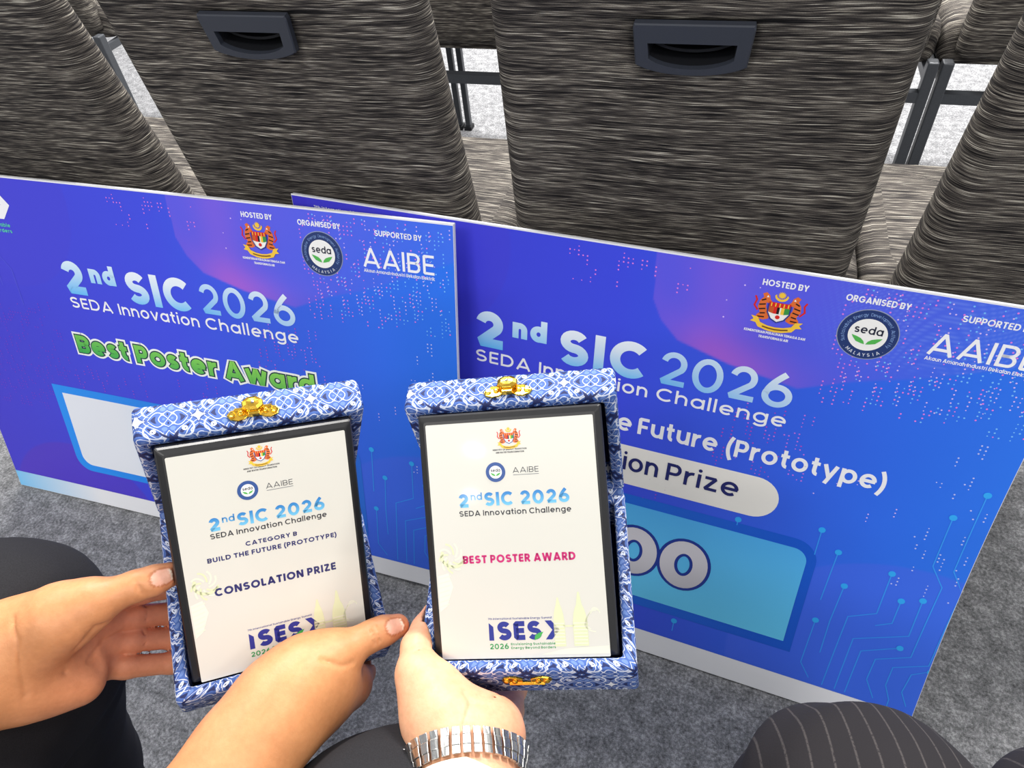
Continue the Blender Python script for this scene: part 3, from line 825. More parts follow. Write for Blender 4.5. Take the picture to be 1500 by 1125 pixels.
        k = Ink(); k.poly(E_(.291, .3005, .0305, .0305, 90, 270, 16) + E_(.659, .3005, .0305, .0305, -90, 90, 16), lin((240, 238, 232)), 0); pl = part(k, 'award_pill')
        k = Ink(); k.text('Consolation', .536, .2925, .0275, .165, lin((32, 38, 104)), 2, width=.200, align='r'); k.text('Prize', .547, .2925, .0275, .165, lin((32, 38, 104)), 2, width=.093); part(k, 'award_lettering', pl)
        k = Ink()
        for x in (.5225, .5925):
            for wd, ex, c, zz in ((.0165, .0085, lin((30, 56, 150)), 2), (.0165, 0, lambda x_, y: tuple(np.array(lin((216, 214, 222))) * (.82 + .18 * min(1, max(0, (y - .13) / .05)))) , 3)):
                k.stroke(circ(x, .1655, .0225, .0285, 36), wd + ex + .0035, c, zz, True)
        part(k, 'amount_lettering')
    # hosts and sponsors
    k = Ink()
    k.text('HOSTED BY', .6138, .5872, .0074, .20, W, 0, width=.0470); k.text('ORGANISED BY', .6985, .5852, .0074, .20, W, 0, width=.0615); k.text('SUPPORTED BY', .8080, .5822, .0074, .19, W, 0, width=.0640)
    k.text('KEMENTERIAN PERALIHAN TENAGA DAN', .6375, .5283, .0032, .2, W, 0, width=.0655, align='c'); k.text('TRANSFORMASI AIR', .6375, .5225, .0032, .2, W, 0, width=.032, align='c')
    k.text('AAIBE', .7885, .5395, .0258, .135, W, 0, width=.0985); k.text('Akaun Amanah Industri Bekalan Elektrik', .7885, .5325, .0044, .17, W, 0, width=.0985)
    part(k, 'sponsor_lettering')
    k = Ink(); crest(k, .6365, .5590, .0275, 0); part(k, 'state_emblem')
    k = Ink(); seal(k, .7292, .5492, .0305, 0); part(k, 'round_seal')
    k = Ink(); ises(k, .0395, .5425, .0450, W, lin((90, 210, 170)), 0); part(k, 'summit_logo')
    return root

make_board(0, 'blue Best Poster Award board leaning at left, in front of the other board')
make_board(1, 'blue prototype prize board with a white pill label, leaning at right behind the other board')

# ------------------------------------------------------------------ award boxes and plaques
AW = .0790                                   # half width of a box

def tray(root, name, o, ey, ez, L, depth, parts):
    """open tray: rim plane through o, ey runs from the hinge to the front, ez out of the opening"""
    X = V3(1, 0, 0); r = .0035; wt = .0095
    def ring(ins, z, rr):
        q = [o + X * x + ey * y + ez * z for x, y in rrect(AW - ins, L / 2 - ins, max(rr, .0008), 6, 0, L / 2)]
        return q[6:] + q[:7]            # closed outline, seam at the hinge side
    prof = [(.0035, -depth, r), (.001, -depth + .001, r), (0, -depth + .0035, r), (0, -.003, r), (.0009, -.0009, r), (.003, 0, r), (wt - .002, 0, .003), (wt - .0006, -.0006, .003), (wt, -.002, .003), (wt, -depth + .004, .003)]
    rings, uvs, acc = [], [], 0
    for i, (a, z, rr) in enumerate(prof):
        if i: acc += math.hypot(a - prof[i - 1][0], z - prof[i - 1][1])
        q = ring(a, z, rr); rings.append(q); s = 0
        base = rrect(AW, L / 2, r, 6, 0, L / 2); base = base[6:] + base[:7]
        for k in range(len(q)):
            if k: s += math.dist(base[k], base[k - 1])
            uvs.append((s + .0195 - AW + .0, acc + .004))
    mb = MB(); loft(mb, rings, closed=False, uvs=uvs, caps=(False, False))
    b = ring(.0035, -depth, r)[:-1]; mb.add(b, [tuple(range(len(b) - 1, -1, -1))], [(q @ X, (q - o) @ ey) for q in b])
    t = mb.build(name, BATIK, root, smooth=True)
    e = t.modifiers.new('split', 'EDGE_SPLIT'); e.split_angle = 1.0
    mb = MB(); q = ring(wt - .001, -depth + .0045, .003)[:-1]; q2 = ring(wt - .001, -depth + .0025, .003)[:-1]
    loft(mb, [q2, q]); mb.build('velvet_lining', VELVET, t)
    return t

def latch(parent, o, ey, ez, dz, knob):
    """brass latch on the outer front wall; o is the middle of the wall at the rim"""
    X = V3(1, 0, 0); at = lambda x, z, d: o + X * x - ez * z + ey * d
    mb = MB()
    for sx in (-1, 1):                       # scrolled wings
        pts = [(sx * .003, .006), (sx * .007, .0035), (sx * .0115, .0025), (sx * .0165, .0045), (sx * .0185, .0085), (sx * .0160, .0115), (sx * .0115, .0125), (sx * .007, .0115), (sx * .003, .0125)]
        a = [at(x, z, .0004) for x, z in pts]; b = [at(x * .97, z, .0020) for x, z in pts]
        loft(mb, [a, b])
        for cx, cz, rr in ((.0145, .0078, .0026), (.0085, .0085, .0022)):
            loft(mb, [[at(sx * cx + rr * s_ * math.cos(t), cz + rr * s_ * math.sin(t), d) for t in [2 * math.pi * k / 12 for k in range(12)]] for s_, d in ((1, .0018), (.95, .0029), (.5, .0036))])
    mb.bar(at(-.013, .0118, .002), at(.013, .0118, .002), .0024, .0024)
    pl = mb.build('latch_plate', GOLD, parent, bevel=.0004)
    if knob:
        mb = MB(); hexa = lambda r, d, z0=.0130: [at(r * 1.25 * math.cos(t), z0 + r * math.sin(t), d) for t in [2 * math.pi * (k + .5) / 8 for k in range(8)]]
        loft(mb, [hexa(.0052, .001), hexa(.0066, .004), hexa(.0062, .0066), hexa(.0038, .0078), hexa(.0012, .0081)])
        mb.bar(at(0, .0045, .003), at(0, .0120, .003), .008, .004)
        kn = mb.build('latch_hook', GOLD, pl, bevel=.0005)
        mb = MB(); loft(mb, [[at(.0013 * s_ * math.cos(t), .0130 + .0013 * s_ * math.sin(t), d) for t in [2 * math.pi * k / 10 for k in range(10)]] for s_, d in ((1, .008), (.7, .0088), (.2, .009))]); mb.build('rivet', STEEL, kn)

def make_award(which):
    o, X, Y = {'L': ((-.2775, .208, .608), (.771, .587, -.248), (-.147, .542, .828)), 'R': ((-.1041, .2576, .6144), (.972, .222, .081), (-.215, .687, .694))}[which]
    o, X, Y = map(np.array, (o, X, Y)); X = X / np.linalg.norm(X); N = np.cross(X, Y); N /= np.linalg.norm(N); Y = np.cross(N, X)
    M = frame_matrix(o, X, Y, N)
    # ---- box: base and lid opened to a right angle
    box = empty('award_box', M)
    tag(box, {'L': 'open blue batik award box at left, held in two hands', 'R': 'open blue batik award box at right, held above a steel watch'}[which], 'box', 'batik award boxes')
    hinge = V3(0, .015, -.090)
    by = V3(0, -.108, .0995); by /= np.linalg.norm(by); bz = np.cross(by, V3(1, 0, 0)); bz = bz if bz[2] > 0 else -bz
    ly = V3(0, .0825, .0845); ly /= np.linalg.norm(ly); lz = np.cross(ly, V3(1, 0, 0)); lz = lz if lz[1] < 0 else -lz
    tb = tray(box, 'base_tray', hinge, by, bz, .1470, .040, None)
    tl = tray(box, 'lid_tray', hinge, ly, lz, .1185, .0285, None)
    latch(tl, hinge + ly * .1185 - lz * .001, ly, lz, 0, True)
    latch(tb, hinge + by * .1470 - bz * .004, by, bz, 0, False)
    mb = MB()
    for x in (-.045, .045):
        for k in range(5): mb.bar(hinge + V3(x - .012 + .005 * k, .001, -.0035), hinge + V3(x - .0075 + .005 * k, .001, -.0035), .004, .004)
    mb.build('hinge', GOLD, box)
    mb = MB(); mb.bar(hinge + V3(-AW + .0008, -.0006, -.0006), hinge + V3(AW - .0008, -.0006, -.0006), .0075, .0075); mb.uv = [(q[0], q[1] * .7 + q[2] * .7) for q in mb.v]; mb.build('cloth_spine', BATIK, box, bevel=.002)
    # ---- plaque
    pq = empty('award_plaque', M)
    tag(pq, {'L': 'consolation prize plaque with black rim, standing in the left batik box', 'R': 'best poster award plaque in pink lettering, standing in the right batik box'}[which], 'plaque', 'award plaques')
    mb = MB(); fx, t, b = .0672, .0915, -.0876
    rr = lambda ins, z: [(x, y, z) for x, y in rrect(fx - ins, (t - b) / 2 - ins, .0015, 3, 0, (t + b) / 2)]
    loft(mb, [rr(0, -.012), rr(0, -.0035), rr(.0012, -.0015), rr(.0048, 0)])
    mb.build('backing_board', BLACKW, pq, smooth=False)
    px, pt, pb = .0610, .0845, -.0868
    CRM = lin((222, 221, 212))
    mb = MB(); loft(mb, [[(x, y, z) for x, y in rrect(px, (pt - pb) / 2, .0006, 2, 0, (pt + pb) / 2)] for z in (-.0008, .0006)], cols=[CRM] * 16)
    face = mb.build('face_plate', PLATE, pq)
    fp = lambda u, v, z: (u, v, z)
    part = lambda ink, nm: ink.build(nm, PLATE, face, fp, dz=.00005, z0=.00068, maxlen=1)
    # pale watermark: a flower at left, two towers at right
    k = Ink(); G1, G2, G3 = lin((236, 238, 218)), lin((226, 232, 192)), lin((240, 238, 224))
    for i in range(9):
        a = math.radians(40 * i + 10); k.stroke(bez((-.049 + .003 * math.cos(a), -.013 + .003 * math.sin(a)), (-.049 + .009 * math.cos(a + .5), -.013 + .010 * math.sin(a + .5)), (-.049 + .0092 * math.cos(a + 1.1), -.013 + .011 * math.sin(a + 1.1))), .0013, G2 if i % 2 else G1, 0)
    k.stroke(E_(-.0475, -.012, .0085, .0075, 150, 330, 14), .0022, G2, 0)
    k.poly([(-.0600, -.026), (-.052, -.024), (-.049, -.034), (-.0545, -.048), (-.0600, -.052)], G3, 0)
    for i in range(7): k.stroke([(-.0595, -.028 - .0034 * i), (-.0505 - .0004 * i, -.026 - .0034 * i)], .0009, G1, 1)
    part(k, 'flower_watermark'); k = Ink()
    for cx, top, hw in ((.0262, -.0440, .0040), (.0412, -.0405, .0052)):
        k.poly([(cx - hw, -.079), (cx + hw, -.079), (cx + hw, -.062), (cx + hw * .84, -.056), (cx + hw * .66, -.0525), (cx + hw * .4, -.0495), (cx + hw * .12, top), (cx - hw * .12, top), (cx - hw * .4, -.0495), (cx - hw * .66, -.0525), (cx - hw * .84, -.056), (cx - hw, -.062)], G2, 0)
        for i in range(7): k.stroke([(cx - hw * .9, -.077 + .0024 * i), (cx + hw * .9, -.077 + .0024 * i)], .0006, G3, 1)
    k.stroke([(.029, -.0645), (.037, -.0645)], .0012, G2, 0)
    for i in range(6): k.stroke(E_(.052, -.058 - .001 * i, .004 + .0007 * i, .006, 20 + 30 * i, 120 + 30 * i, 6), .0007, G1, 0)
    k.poly([(.012, -.0845), (.0605, -.0845), (.0605, -.079), (.03, -.0805)], G1, 0)
    part(k, 'tower_watermark')
    dy = {'L': .0040, 'R': 0}[which]
    k = Ink(); crest(k, 0, .0722 + dy, .0086, 0); part(k, 'state_emblem')
    k = Ink(); DK = lin((52, 52, 58))
    k.text('MINISTRY OF ENERGY TRANSITION', 0, .0630 + dy, .00115, .2, DK, 0, width=.0246, align='c'); k.text('AND WATER TRANSFORMATION', 0, .0610 + dy, .00115, .2, DK, 0, width=.0205, align='c')
    k.text('AAIBE', .0010, .0464 + dy, .0040, .115, lin((70, 72, 78)), 0, width=.0188); k.stroke([(.0012, .0450 + dy), (.0198, .0450 + dy)], .0004, lin((120, 122, 128)), 0)
    part(k, 'sponsor_lettering')
    k = Ink(); seal(k, -.0115, .0477 + dy, .0074, 0, True); part(k, 'round_seal')
    k = Ink(); d2 = {'L': .0028, 'R': 0}[which]
    bg = lambda x, y: tuple(np.array(lin((118, 200, 238))) + (np.array(lin((42, 128, 202))) - np.array(lin((118, 200, 238)))) * min(1, max(0, (y - .0235 - d2) / .0095)))
    k.text('2', -.0402, .0232 + d2, .0098, .26, bg, 0, width=.0072); k.text('nd', -.0312, .0283 + d2, .0050, .19, bg, 0, width=.0084)
    part(k, 'title_lettering'); k = Ink()
    k.text('SIC', -.0212, .0236 + d2, .0098, .235, bg, 0, width=.0210); part(k, 'title_lettering'); k = Ink(); k.text('2026', .0050, .0236 + d2, .0098, .235, bg, 0, width=.0354)
    part(k, 'title_lettering')
    k = Ink(); d3 = {'L': .0036, 'R': 0}[which]; k.text('SEDA Innovation Challenge', -.0405, .0168 + d3, .0040, .185, lin((58, 58, 64)), 0, width=.0815); part(k, 'subtitle_lettering')
    k = Ink()
    if which == 'L':
        NV = lin((44, 44, 110))
        k.text('CATEGORY B', 0, .0103, .0033, .235, NV, 0, width=.0362, align='c'); k.text('BUILD THE FUTURE (PROTOTYPE)', .0008, .0030, .0036, .235, NV, 0, width=.0912, align='c')
        k.text('CONSOLATION PRIZE', 0, -.0232, .0060, .25, NV, 0, width=.0864, align='c')
    else: k.text('BEST POSTER AWARD', .0005, -.0176, .0058, .25, lin((204, 28, 116)), 0, width=.0818, align='c')
    part(k, 'award_lettering')
    k = Ink(); d4 = {'L': .0028, 'R': 0}[which]
    ises(k, -.0252, -.0738 + d4, .0136, lin((40, 52, 146)), lin((52, 158, 92)), 0)
    part(k, 'summit_logo')
    W3 = lambda v: np.array(M @ Vector(v)); D3 = lambda v: np.array(M.to_3x3() @ Vector(v))
    sol = [(W3(hinge + by * .0752 - bz * .020), [X, D3(by), D3(bz)], V3(AW, .0757, .020)), (W3((0, .00195, -.0058)), [X, Y, N], V3(fx, .0896, .0062))]
    return sol

ML = make_award('L')
MR = make_award('R')

# ------------------------------------------------------------------ people: smooth bodies from blended limbs
def sd_cone(Q, a, b, ra, rb):
    a, b = np.asarray(a, np.float32), np.asarray(b, np.float32); ab = b - a
    t = np.clip(((Q - a) @ ab) / np.float32(max(ab @ ab, 1e-9)), 0, 1)
    d = Q - a - t[..., None] * ab
    return np.sqrt(np.einsum('...i,...i->...', d, d)) - (ra + (rb - ra) * t)

def smin(a, b, k):
    h = np.maximum(k - np.abs(a - b), 0) / k
    return np.minimum(a, b) - h * h * k * .25

def chain(Q, pts, k=.003):
    d = None
    for (a, ra), (b, rb) in zip(pts[:-1], pts[1:]):
        e = sd_cone(Q, a, b, ra, rb); d = e if d is None else smin(d, e, k)
    return d

def surface_nets(f, lo, hi, h):
    n = [int(math.ceil((hi[i] - lo[i]) / h)) + 1 for i in range(3)]
    ax = [np.float32(lo[i]) + np.arange(n[i], dtype=np.float32) * np.float32(h) for i in range(3)]
    val = np.empty(n, np.float32)
    yy, zz = np.meshgrid(ax[1], ax[2], indexing='ij')
    for i0 in range(0, n[0], 24):
        xs = ax[0][i0:i0 + 24]
        Q = np.stack([np.broadcast_to(xs[:, None, None], (len(xs),) + yy.shape), np.broadcast_to(yy, (len(xs),) + yy.shape), np.broadcast_to(zz, (len(xs),) + yy.shape)], -1)
        val[i0:i0 + 24] = f(Q)
    ins = val < 0
    c = [s - 1 for s in n]
    sl = lambda d: tuple(slice(d[i], d[i] + c[i]) for i in range(3))
    corners = [(i, j, k) for i in (0, 1) for j in (0, 1) for k in (0, 1)]
    cnt = sum(ins[sl(d)].astype(np.int8) for d in corners)
    act = (cnt > 0) & (cnt < 8)
    idx = np.argwhere(act); m = len(idx)
    num = np.full(c, -1, np.int32); num[act] = np.arange(m)
    acc = np.zeros((m, 3), np.float32); w = np.zeros(m, np.float32)
    for a in corners:
        for d in range(3):
            if a[d] == 0:
                b = list(a); b[d] = 1
                va = val[tuple((idx + a).T)]; vb = val[tuple((idx + b).T)]
                s = (va < 0) != (vb < 0); t = np.where(s, va / np.where(s, va - vb, 1), 0)
                p = np.tile(np.array(a, np.float32), (m, 1)); p[:, d] += t
                acc[s] += p[s]; w += s
    V = (idx + acc / w[:, None]) * h + np.array(lo, np.float32)
    faces = []
    for d in range(3):
        e, g = [(1, 2), (2, 0), (0, 1)][d]
        s0 = [slice(0, n[i]) for i in range(3)]; s0[d] = slice(0, n[d] - 1); s1 = list(s0); s1[d] = slice(1, n[d])
        A, B = ins[tuple(s0)], ins[tuple(s1)]
        q = np.argwhere(A != B)
        q = q[(q[:, e] > 0) & (q[:, g] > 0) & (q[:, e] < n[e] - 1) & (q[:, g] < n[g] - 1)]
        flip = A[tuple(q.T)]
        E = np.zeros(3, int); E[e] = 1; G = np.zeros(3, int); G[g] = 1
        quad = np.stack([num[tuple((q - E - G).T)], num[tuple((q - G).T)], num[tuple(q.T)], num[tuple((q - E).T)]], 1)
        quad[~flip] = quad[~flip][:, ::-1]
        faces.append(quad)
    return V, np.concatenate(faces)

def grad_at(f, p, e=5e-4):
    return np.array([float(f(np.array([p + d], np.float32))[0] - f(np.array([p - d], np.float32))[0]) for d in np.eye(3) * e])

def surf(f, px, py, d0, d1):
    """first surface point on the line of sight through a pixel"""
    ds = np.linspace(d0, d1, 500); v = f(np.array([P(px, py, d) for d in ds], np.float32))
    i = np.argmax(v < 0)
    return P(px, py, ds[i]) if v[i] < 0 else None

def limb_mesh(mb, f, lo, hi, h, colf):
    V, Fc = surface_nets(f, lo, hi, h)
    mb.add(V, [tuple(int(k) for k in q) for q in Fc], None, list(map(tuple, colf(V))))

def hand_field(spec):
    def base(Q):
        b = None
        for pts, k in spec['bulk']:
            e = chain(Q, pts, .012); b = e if b is None else smin(b, e, k)
        tot = None
        for pts, k in spec['digits']:
            e = smin(b, chain(Q, pts, .004), k); tot = e if tot is None else smin(tot, e, .0016)
        for o, ax, hf in spec.get('solids', ()):          # flesh is pressed flat where it touches the box
            q = np.abs(np.stack([(Q - o.astype(np.float32)) @ a.astype(np.float32) for a in ax], -1)) - hf.astype(np.float32)
            e = np.sqrt((np.maximum(q, 0) ** 2).sum(-1)) + np.minimum(q.max(-1), 0)
            tot = np.maximum(tot, .0013 - e)
        return tot
    return base

def with_creases(base, cr):
    def f(Q):
        d = base(Q)
        for pts, r, k in cr:
            e = chain(Q, [(p, r) for p in pts], .001)
            d = -smin(-d, e, k)
        return d
    return f

def skin_colour(basec, spots, nails):
    def f(Vv):
        c = np.tile(np.array(lin(basec)), (len(Vv), 1))
        for p, r, col, a in spots:
            w = (a * np.exp(-(np.linalg.norm(Vv - p, axis=1) / r) ** 2))[:, None]; c = c + (np.array(lin(col)) - c) * w
        for p, ax, nr, la, lb, col in nails:
            q = Vv - p; s = np.cross(nr, ax)
            u, v, n = q @ ax / la, q @ s / lb, q @ nr
            rr = (np.abs(u) ** 2.6 + np.abs(v) ** 2.6) ** (1 / 2.6)
            on = (n > -.004)
            c = np.where((on & (rr < .90))[:, None], np.array(lin(col)), c)
            c = np.where((on & (rr >= .90) & (rr < 1.12))[:, None], c * np.array([.80, .68, .64]), c)
            tip = on & (rr < .90) & (u > .66)
            c = np.where(tip[:, None], np.array(lin((240, 222, 204))), c)
        return np.clip(c, 0, 1)
    return f

def nail_frame(f, px, py, d0, d1, a, b):
    p = surf(f, px, py, d0, d1); n = grad_at(f, p); n /= np.linalg.norm(n)
    ax = np.array(b) - np.array(a); ax -= n * (ax @ n); ax /= np.linalg.norm(ax)
    return p, ax, n

def bounds(spec, pad=.012):
    pts = [(p, r) for g in ('bulk', 'digits') for c, _ in spec[g] for p, r in c]
    return np.min([p - r for p, r in pts], 0) - pad, np.max([p + r for p, r in pts], 0) + pad

def pc(*q): return [(P(a, b, d), r) for a, b, d, r in q]

# --- left hand of the person at left: palm towards us, thumb over the box edge, fingers behind the box
handL = dict(
    bulk=[(pc((-420, 1230, .470, .043), (-150, 1060, .485, .038), (-20, 985, .497, .0315), (28, 962, .505, .0285)), .02),
          (pc((-20, 950, .500, .026), (45, 925, .505, .022)), .02), (pc((-20, 1000, .500, .026), (60, 1000, .515, .019)), .02),
          (pc((30, 935, .510, .022), (98, 893, .535, .014), (142, 880, .548, .0122)), .018), (pc((30, 955, .512, .022), (98, 925, .536, .014), (145, 908, .551, .0112)), .016),
          (pc((30, 975, .512, .022), (98, 953, .536, .014), (142, 939, .551, .0108)), .016), (pc((30, 1000, .512, .020), (94, 986, .530, .015), (136, 974, .547, .0106)), .016),
          (pc((40, 930, .500, .021), (90, 905, .498, .0215), (125, 888, .500, .018)), .016), (pc((50, 1010, .508, .016), (120, 1000, .525, .014)), .016)],
    digits=[(pc((100, 900, .498, .0165), (142, 880, .500, .0140), (200, 858, .507, .0107), (226, 850, .511, .0104), (248, 842, .515, .0090)), .010),
            (pc((142, 880, .548, .0112), (208, 866, .566, .0095), (270, 858, .600, .0088), (320, 850, .618, .0078)), .009),
            (pc((145, 912, .551, .0106), (196, 903, .568, .0094), (252, 898, .590, .0087), (320, 890, .622, .0080)), .008),
            (pc((142, 943, .551, .0104), (194, 938, .567, .0092), (252, 934, .588, .0086), (318, 928, .618, .0080)), .008),
            (pc((136, 977, .547, .0098), (184, 977, .560, .0088), (252, 971, .580, .0082), (300, 962, .600, .0074)), .008)])
# --- right hand of the same person: seen along the thumb side, thumb over the lower right corner of the box
handR = dict(
    bulk=[(pc((120, 1560, .400, .046), (250, 1260, .448, .042), (345, 1128, .478, .0335), (383, 1072, .490, .0300)), .02),
          (pc((370, 1080, .488, .027), (425, 1020, .508, .0285), (470, 990, .524, .0255)), .02),
          (pc((398, 1064, .500, .025), (462, 1020, .530, .022), (512, 1000, .552, .0160)), .02), (pc((405, 1064, .505, .023), (462, 1030, .545, .018), (508, 1012, .568, .0140)), .018),
          (pc((398, 1060, .510, .021), (450, 1030, .555, .016), (486, 1018, .580, .0130)), .018),
          (pc((405, 1015, .505, .021), (450, 980, .518, .0205), (478, 965, .524, .0175)), .016)],
    digits=[(pc((455, 985, .518, .0185), (497, 956, .527, .0150), (545, 931, .538, .0112), (562, 924, .542, .0110), (582, 917, .547, .0092)), .010),
            (pc((514, 1002, .556, .0140), (528, 985, .580, .0115), (520, 955, .612, .0095), (470, 920, .640, .0085)), .008),
            (pc((508, 1013, .570, .0132), (516, 996, .600, .0105), (490, 970, .630, .0095), (440, 930, .645, .0085)), .008),
            (pc((486, 1019, .582, .0122), (486, 1004, .610, .0100), (455, 985, .640, .0090), (420, 960, .650, .0080)), .008)])
# --- left hand of the photographer: palm up under the right box, thumb along its left wall
handB = dict(
    bulk=[(pc((700, 1500, .360, .044), (690, 1250, .430, .036), (684, 1120, .474, .0290), (683, 1085, .486, .0275)), .02),
          (pc((655, 1090, .485, .021), (645, 1050, .494, .0245), (632, 1015, .503, .022)), .018), (pc((712, 1095, .487, .020), (719, 1074, .495, .0205), (722, 1064, .505, .017)), .014),
          (pc((674, 1078, .492, .024), (682, 1066, .504, .019)), .014),
          (pc((668, 1072, .503, .018), (690, 1040, .566, .0125)), .010), (pc((692, 1072, .503, .018), (709, 1040, .570, .0122)), .010), (pc((715, 1070, .503, .017), (728, 1041, .568, .0118)), .010), (pc((724, 1070, .505, .016), (744, 1041, .556, .0112)), .010)],
    digits=[(pc((640, 1030, .500, .0205), (612, 985, .512, .0155), (612, 948, .530, .0122), (624, 922, .546, .0112), (636, 898, .556, .0092)), .010),
            (pc((690, 1040, .566, .0122), (694, 1004, .590, .0100), (700, 930, .628, .0090), (700, 880, .640, .0080)), .008),
            (pc((709, 1040, .570, .0120), (717, 1004, .596, .0102), (726, 920, .632, .0090), (728, 870, .642, .0080)), .008),
            (pc((728, 1041, .568, .0116), (740, 1006, .594, .0098), (755, 930, .628, .0088), (760, 880, .640, .0078)), .008),
            (pc((744, 1041, .556, .0106), (755, 1010, .582, .0090), (778, 950, .606, .0080), (785, 915, .622, .0070)), .008)])

handL['solids'] = handR['solids'] = ML
handB['solids'] = MR

def groove(f, pix, d0, d1, r=.0009, k=.0022):
    pts = [surf(f, a, b, d0, d1) for a, b in pix]
    pts = [p for p in pts if p is not None]
    return (pts, r, k) if len(pts) > 1 else None

def person(label, hands, base):
    root = empty('person', loc=(0, 0, 0)); tag(root, label, 'person')
    mb = MB()
    for spec, cr, nails, spots in hands:
        b = hand_field(spec)
        g = [q for q in (groove(b, c, .40, .66, *(rk)) for c, rk in cr) if q]
        f = with_creases(b, g)
        nl = []
        for (px, py), (i, j), la, lb in nails:
            c = spec['digits'][i][0]; p, ax, nr = nail_frame(b, px, py, .40, .62, c[j][0], c[-1][0]); nl.append((p, ax, nr, la, lb, (232, 178, 156)))
        sp = [(P(a, bb, d), r, c, al) for a, bb, d, r, c, al in spots]
        lo, hi = bounds(spec)
        limb_mesh(mb, f, lo, hi, .0014, skin_colour(base, sp, nl))
    body = mb.build('body', SKIN, root, smooth=True, fix=False)
    sm = body.modifiers.new('smooth', 'SMOOTH'); sm.factor = .5; sm.iterations = 3
    return root

T = (.0008, .0022)
RED = (226, 138, 112)
A = person('seated person in black trousers holding the left award box with both bare hands', [
    (handL, [([(20, 905), (26, 940), (30, 980), (38, 1020)], (.0005, .0030)),
             ([(168, 905), (140, 918), (112, 950), (96, 985)], (.0009, .0028)), ([(178, 925), (150, 940), (128, 970)], T),
             ([(203, 862), (212, 872)], T), ([(198, 850), (206, 866)], T), ([(212, 886), (214, 908)], (.0006, .0016)), ([(210, 924), (212, 946)], (.0006, .0016))],
     [((238, 845), (0, 2), .0078, .0058)],
     [(180, 900, .55, .035, RED, .55), (250, 930, .58, .05, RED, .55), (100, 985, .52, .05, RED, .35), (-60, 960, .49, .07, (206, 146, 92), .5), (130, 870, .495, .02, (210, 150, 100), .3), (255, 842, .51, .012, RED, .4)]),
    (handR, [([(542, 918), (548, 944)], (.0007, .0018)), ([(550, 916), (556, 940)], (.0006, .0016)), ([(470, 966), (500, 976), (518, 970)], T)],
     [((579, 917), (0, 2), .0078, .0060)],
     [(530, 1000, .56, .035, (216, 130, 104), .5), (330, 1020, .50, .045, (230, 150, 120), .5), (588, 914, .545, .013, RED, .45), (440, 1060, .49, .05, (196, 136, 84), .5), (470, 960, .51, .03, (222, 164, 112), .4)])],
    (204, 144, 99))
B = person('photographer in pinstripe trousers holding the right award box from below', [
    (handB, [([(680, 1014), (690, 1030), (680, 1060), (666, 1085)], (.0008, .0026)), ([(700, 1018), (722, 1022), (748, 1020)], T), ([(690, 1030), (715, 1034), (745, 1042)], (.0006, .0018)), ([(606, 955), (628, 950)], (.0006, .0016))],
     [],
     [(735, 1010, .53, .03, (226, 132, 108), .6), (720, 1060, .49, .04, (240, 164, 130), .6), (630, 900, .54, .02, RED, .4), (612, 985, .505, .03, (238, 180, 146), .3)])],
    (230, 178, 142))

# --- trousers and shoes
def garment(name, mat, root, legs, h=.006, k=.05):
    rnd = random.Random(3)
    mb = MB()
    for pts in legs:
        p = [(V3(*a), r) for a, r in pts]
        def f(Q):
            d = chain(Q, p, k)
            return d + .0022 * np.sin(Q[..., 0] * 46 + 9 * Q[..., 2]) * np.sin(Q[..., 1] * 31 + Q[..., 2] * 55) + .0012 * np.sin(Q[..., 2] * 120 + Q[..., 0] * 60)
        lo = np.min([a - r for a, r in p], 0) - .03; hi = np.max([a + r for a, r in p], 0) + .03
        lo[2] = max(lo[2], .055)
        limb_mesh(mb, f, lo, hi, h, lambda v: np.ones((len(v), 3)))
    o = mb.build(name, mat, root, smooth=True, fix=False)
    sm = o.modifiers.new('smooth', 'SMOOTH'); sm.factor = .5; sm.iterations = 4
    return o

def shoe(root, heel, toe):
    h, t = V3(*heel), V3(*toe); d = (t - h) / np.linalg.norm(t - h); s = np.cross(d, (0, 0, 1)); mb = MB(); rings = []
    for u, w_, z in ((0, .020, .050), (.02, .030, .075), (.08, .034, .085), (.15, .040, .062), (.22, .042, .045), (.26, .034, .035), (.28, .016, .022)):
        rings.append([h + d * u + s * w_ * math.cos(a) + V3(0, 0, .004 + max(0, (z - .004) * (.5 + .5 * math.sin(a)))) for a in [2 * math.pi * q / 14 for q in range(14)]])
    loft(mb, rings)
    o = mb.build('shoe', SHOE, root, smooth=True)
    mb = MB(); loft(mb, [[h + d * u + s * w_ * sg + V3(0, 0, z) for u, w_, sg in ((0, .018, -1), (.08, .033, -1), (.2, .043, -1), (.27, .02, -1), (.27, .02, 1), (.2, .043, 1), (.08, .033, 1), (0, .018, 1))] for z in (0, .012)])
    mb.build('sole', CAVITY, o)

garment('trousers', TROUSERS, A, [[((-.45, -.32, .50), .085), ((-.515, .112, .520), .080), ((-.53, .112, .47), .070), ((-.545, .01, .10), .052)],
                                  [((-.30, -.32, .50), .085), ((-.148, .062, .495), .074), ((-.152, .062, .45), .068), ((-.215, .0, .10), .052)]])
garment('trousers', PINSTRIPE, B, [[((.20, -.32, .50), .085), ((.150, .155, .505), .070), ((.150, .157, .46), .066), ((.150, .08, .10), .052)],
                                   [((.36, -.32, .50), .085), ((.310, .168, .490), .074), ((.310, .170, .45), .068), ((.32, .10, .10), .052)]])
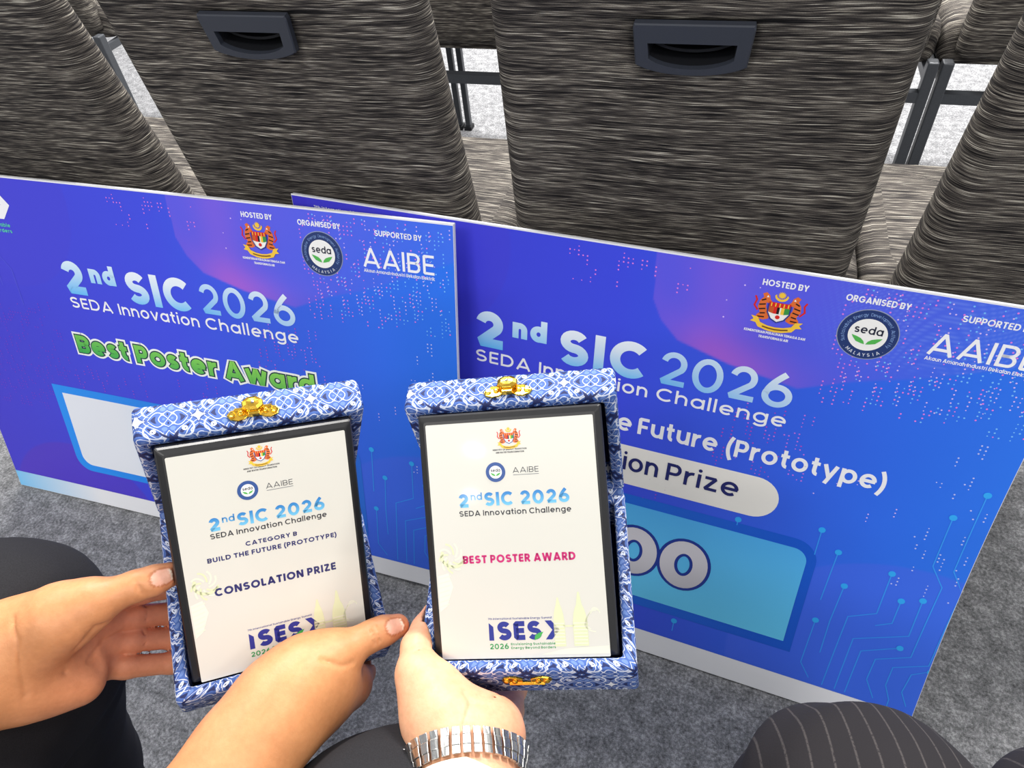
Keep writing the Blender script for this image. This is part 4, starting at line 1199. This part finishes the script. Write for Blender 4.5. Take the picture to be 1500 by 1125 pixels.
# sleeves: outside the frame, they carry the forearms on to the shoulders
garment('shirt_sleeves', TROUSERS, A, [[(P(-400, 1215, .472), .052), (P(-560, 1330, .46), .056), ((-.66, -.30, .98), .070)], [(P(140, 1520, .405), .052), (P(90, 1700, .38), .058), ((-.34, -.32, .98), .070)]], k=.03)
garment('jacket_sleeve', PINSTRIPE, B, [[(P(697, 1420, .385), .050), (P(700, 1560, .345), .056), ((.24, -.30, .98), .070)]], k=.03)
for r, x, y in ((A, -.545, -.06), (A, -.215, -.07), (B, .15, .0), (B, .32, .02)): shoe(r, (x, y, 0), (x + .01, y + .28, 0))

# --- cuff and watch on the photographer's wrist
fB = hand_field(handB)
wa, wb = P(683, 1070, .4880), P(690, 1250, .430)
axis = (wb - wa) / np.linalg.norm(wb - wa)
ex = CR - axis * (CR @ axis); ex /= np.linalg.norm(ex); ey = np.cross(axis, ex)
def girth(t, n, off, tilt=0):
    out = []
    for k in range(n):
        o = wa + axis * (t + tilt * max(0, math.cos(2 * math.pi * k / n)))
        d = ex * math.cos(2 * math.pi * k / n) + ey * math.sin(2 * math.pi * k / n)
        rs = np.linspace(.012, .06, 160); v = fB(np.array([o + d * r for r in rs], np.float32)); out.append(o + d * (rs[np.argmax(v > 0)] + off))
    return out
mb = MB(); n = 48
prof = [(.0345, .0012), (.0338, .0035), (.040, .0050), (.055, .0055), (.10, .0065), (.16, .0075)]
rg = [girth(t, n, off, .016 if i < 3 else .010) for i, (t, off) in enumerate(prof)]
rg = [rg[0]] + rg[1:]
loft(mb, rg, caps=(False, False)); cf = mb.build('shirt_cuff', CUFF, B, smooth=True)
so = cf.modifiers.new('cloth', 'SOLIDIFY'); so.thickness = .0012; so.offset = 1

watch = empty('wrist_watch', loc=tuple(wa + axis * .021))
tag(watch, 'steel bracelet watch worn on the wrist below the right award box', 'watch')
wl = V3(*(wa + axis * .021))
n = 30; t0, t1 = .0125, .0300
g = [girth(t, n * 4, .0014) for t in (t0, t0 + .0055, t1 - .0055, t1)]
g2 = [girth(t, n * 4, .0040) for t in (t0, t0 + .0055, t1 - .0055, t1)]
def plate_link(k, r0, r1, lift):
    i0, i1 = k * 4, k * 4 + 3 if True else 0
    c = np.mean(girth_c, 0)
    mb = MB(); ids = [(i0 + q) % (n * 4) for q in range(4)]
    out = []
    for lv, src in ((0, g), (1, g2)):
        for r in (r0, r1): out.append([src[r][i] + (src[r][i] - c) / np.linalg.norm(src[r][i] - c) * (lift * lv) - wl for i in ids])
    a, b, c2, d2 = out
    rings = [[a[i], b[i], d2[i], c2[i]] for i in range(4)]
    loft(mb, rings); return mb
girth_c = g[1]
for k in range(n):
    ang = 360 * (k * 4 + 1.5) / (n * 4)
    front_ = 225 < ang < 315 or True
    for r0, r1, nm, lf in ((0, 1, 'outer_link', 0), (1, 2, 'centre_link', .0004), (2, 3, 'outer_link', 0)):
        plate_link(k, r0, r1, lf).build(nm, STEEL, watch, bevel=.0004)
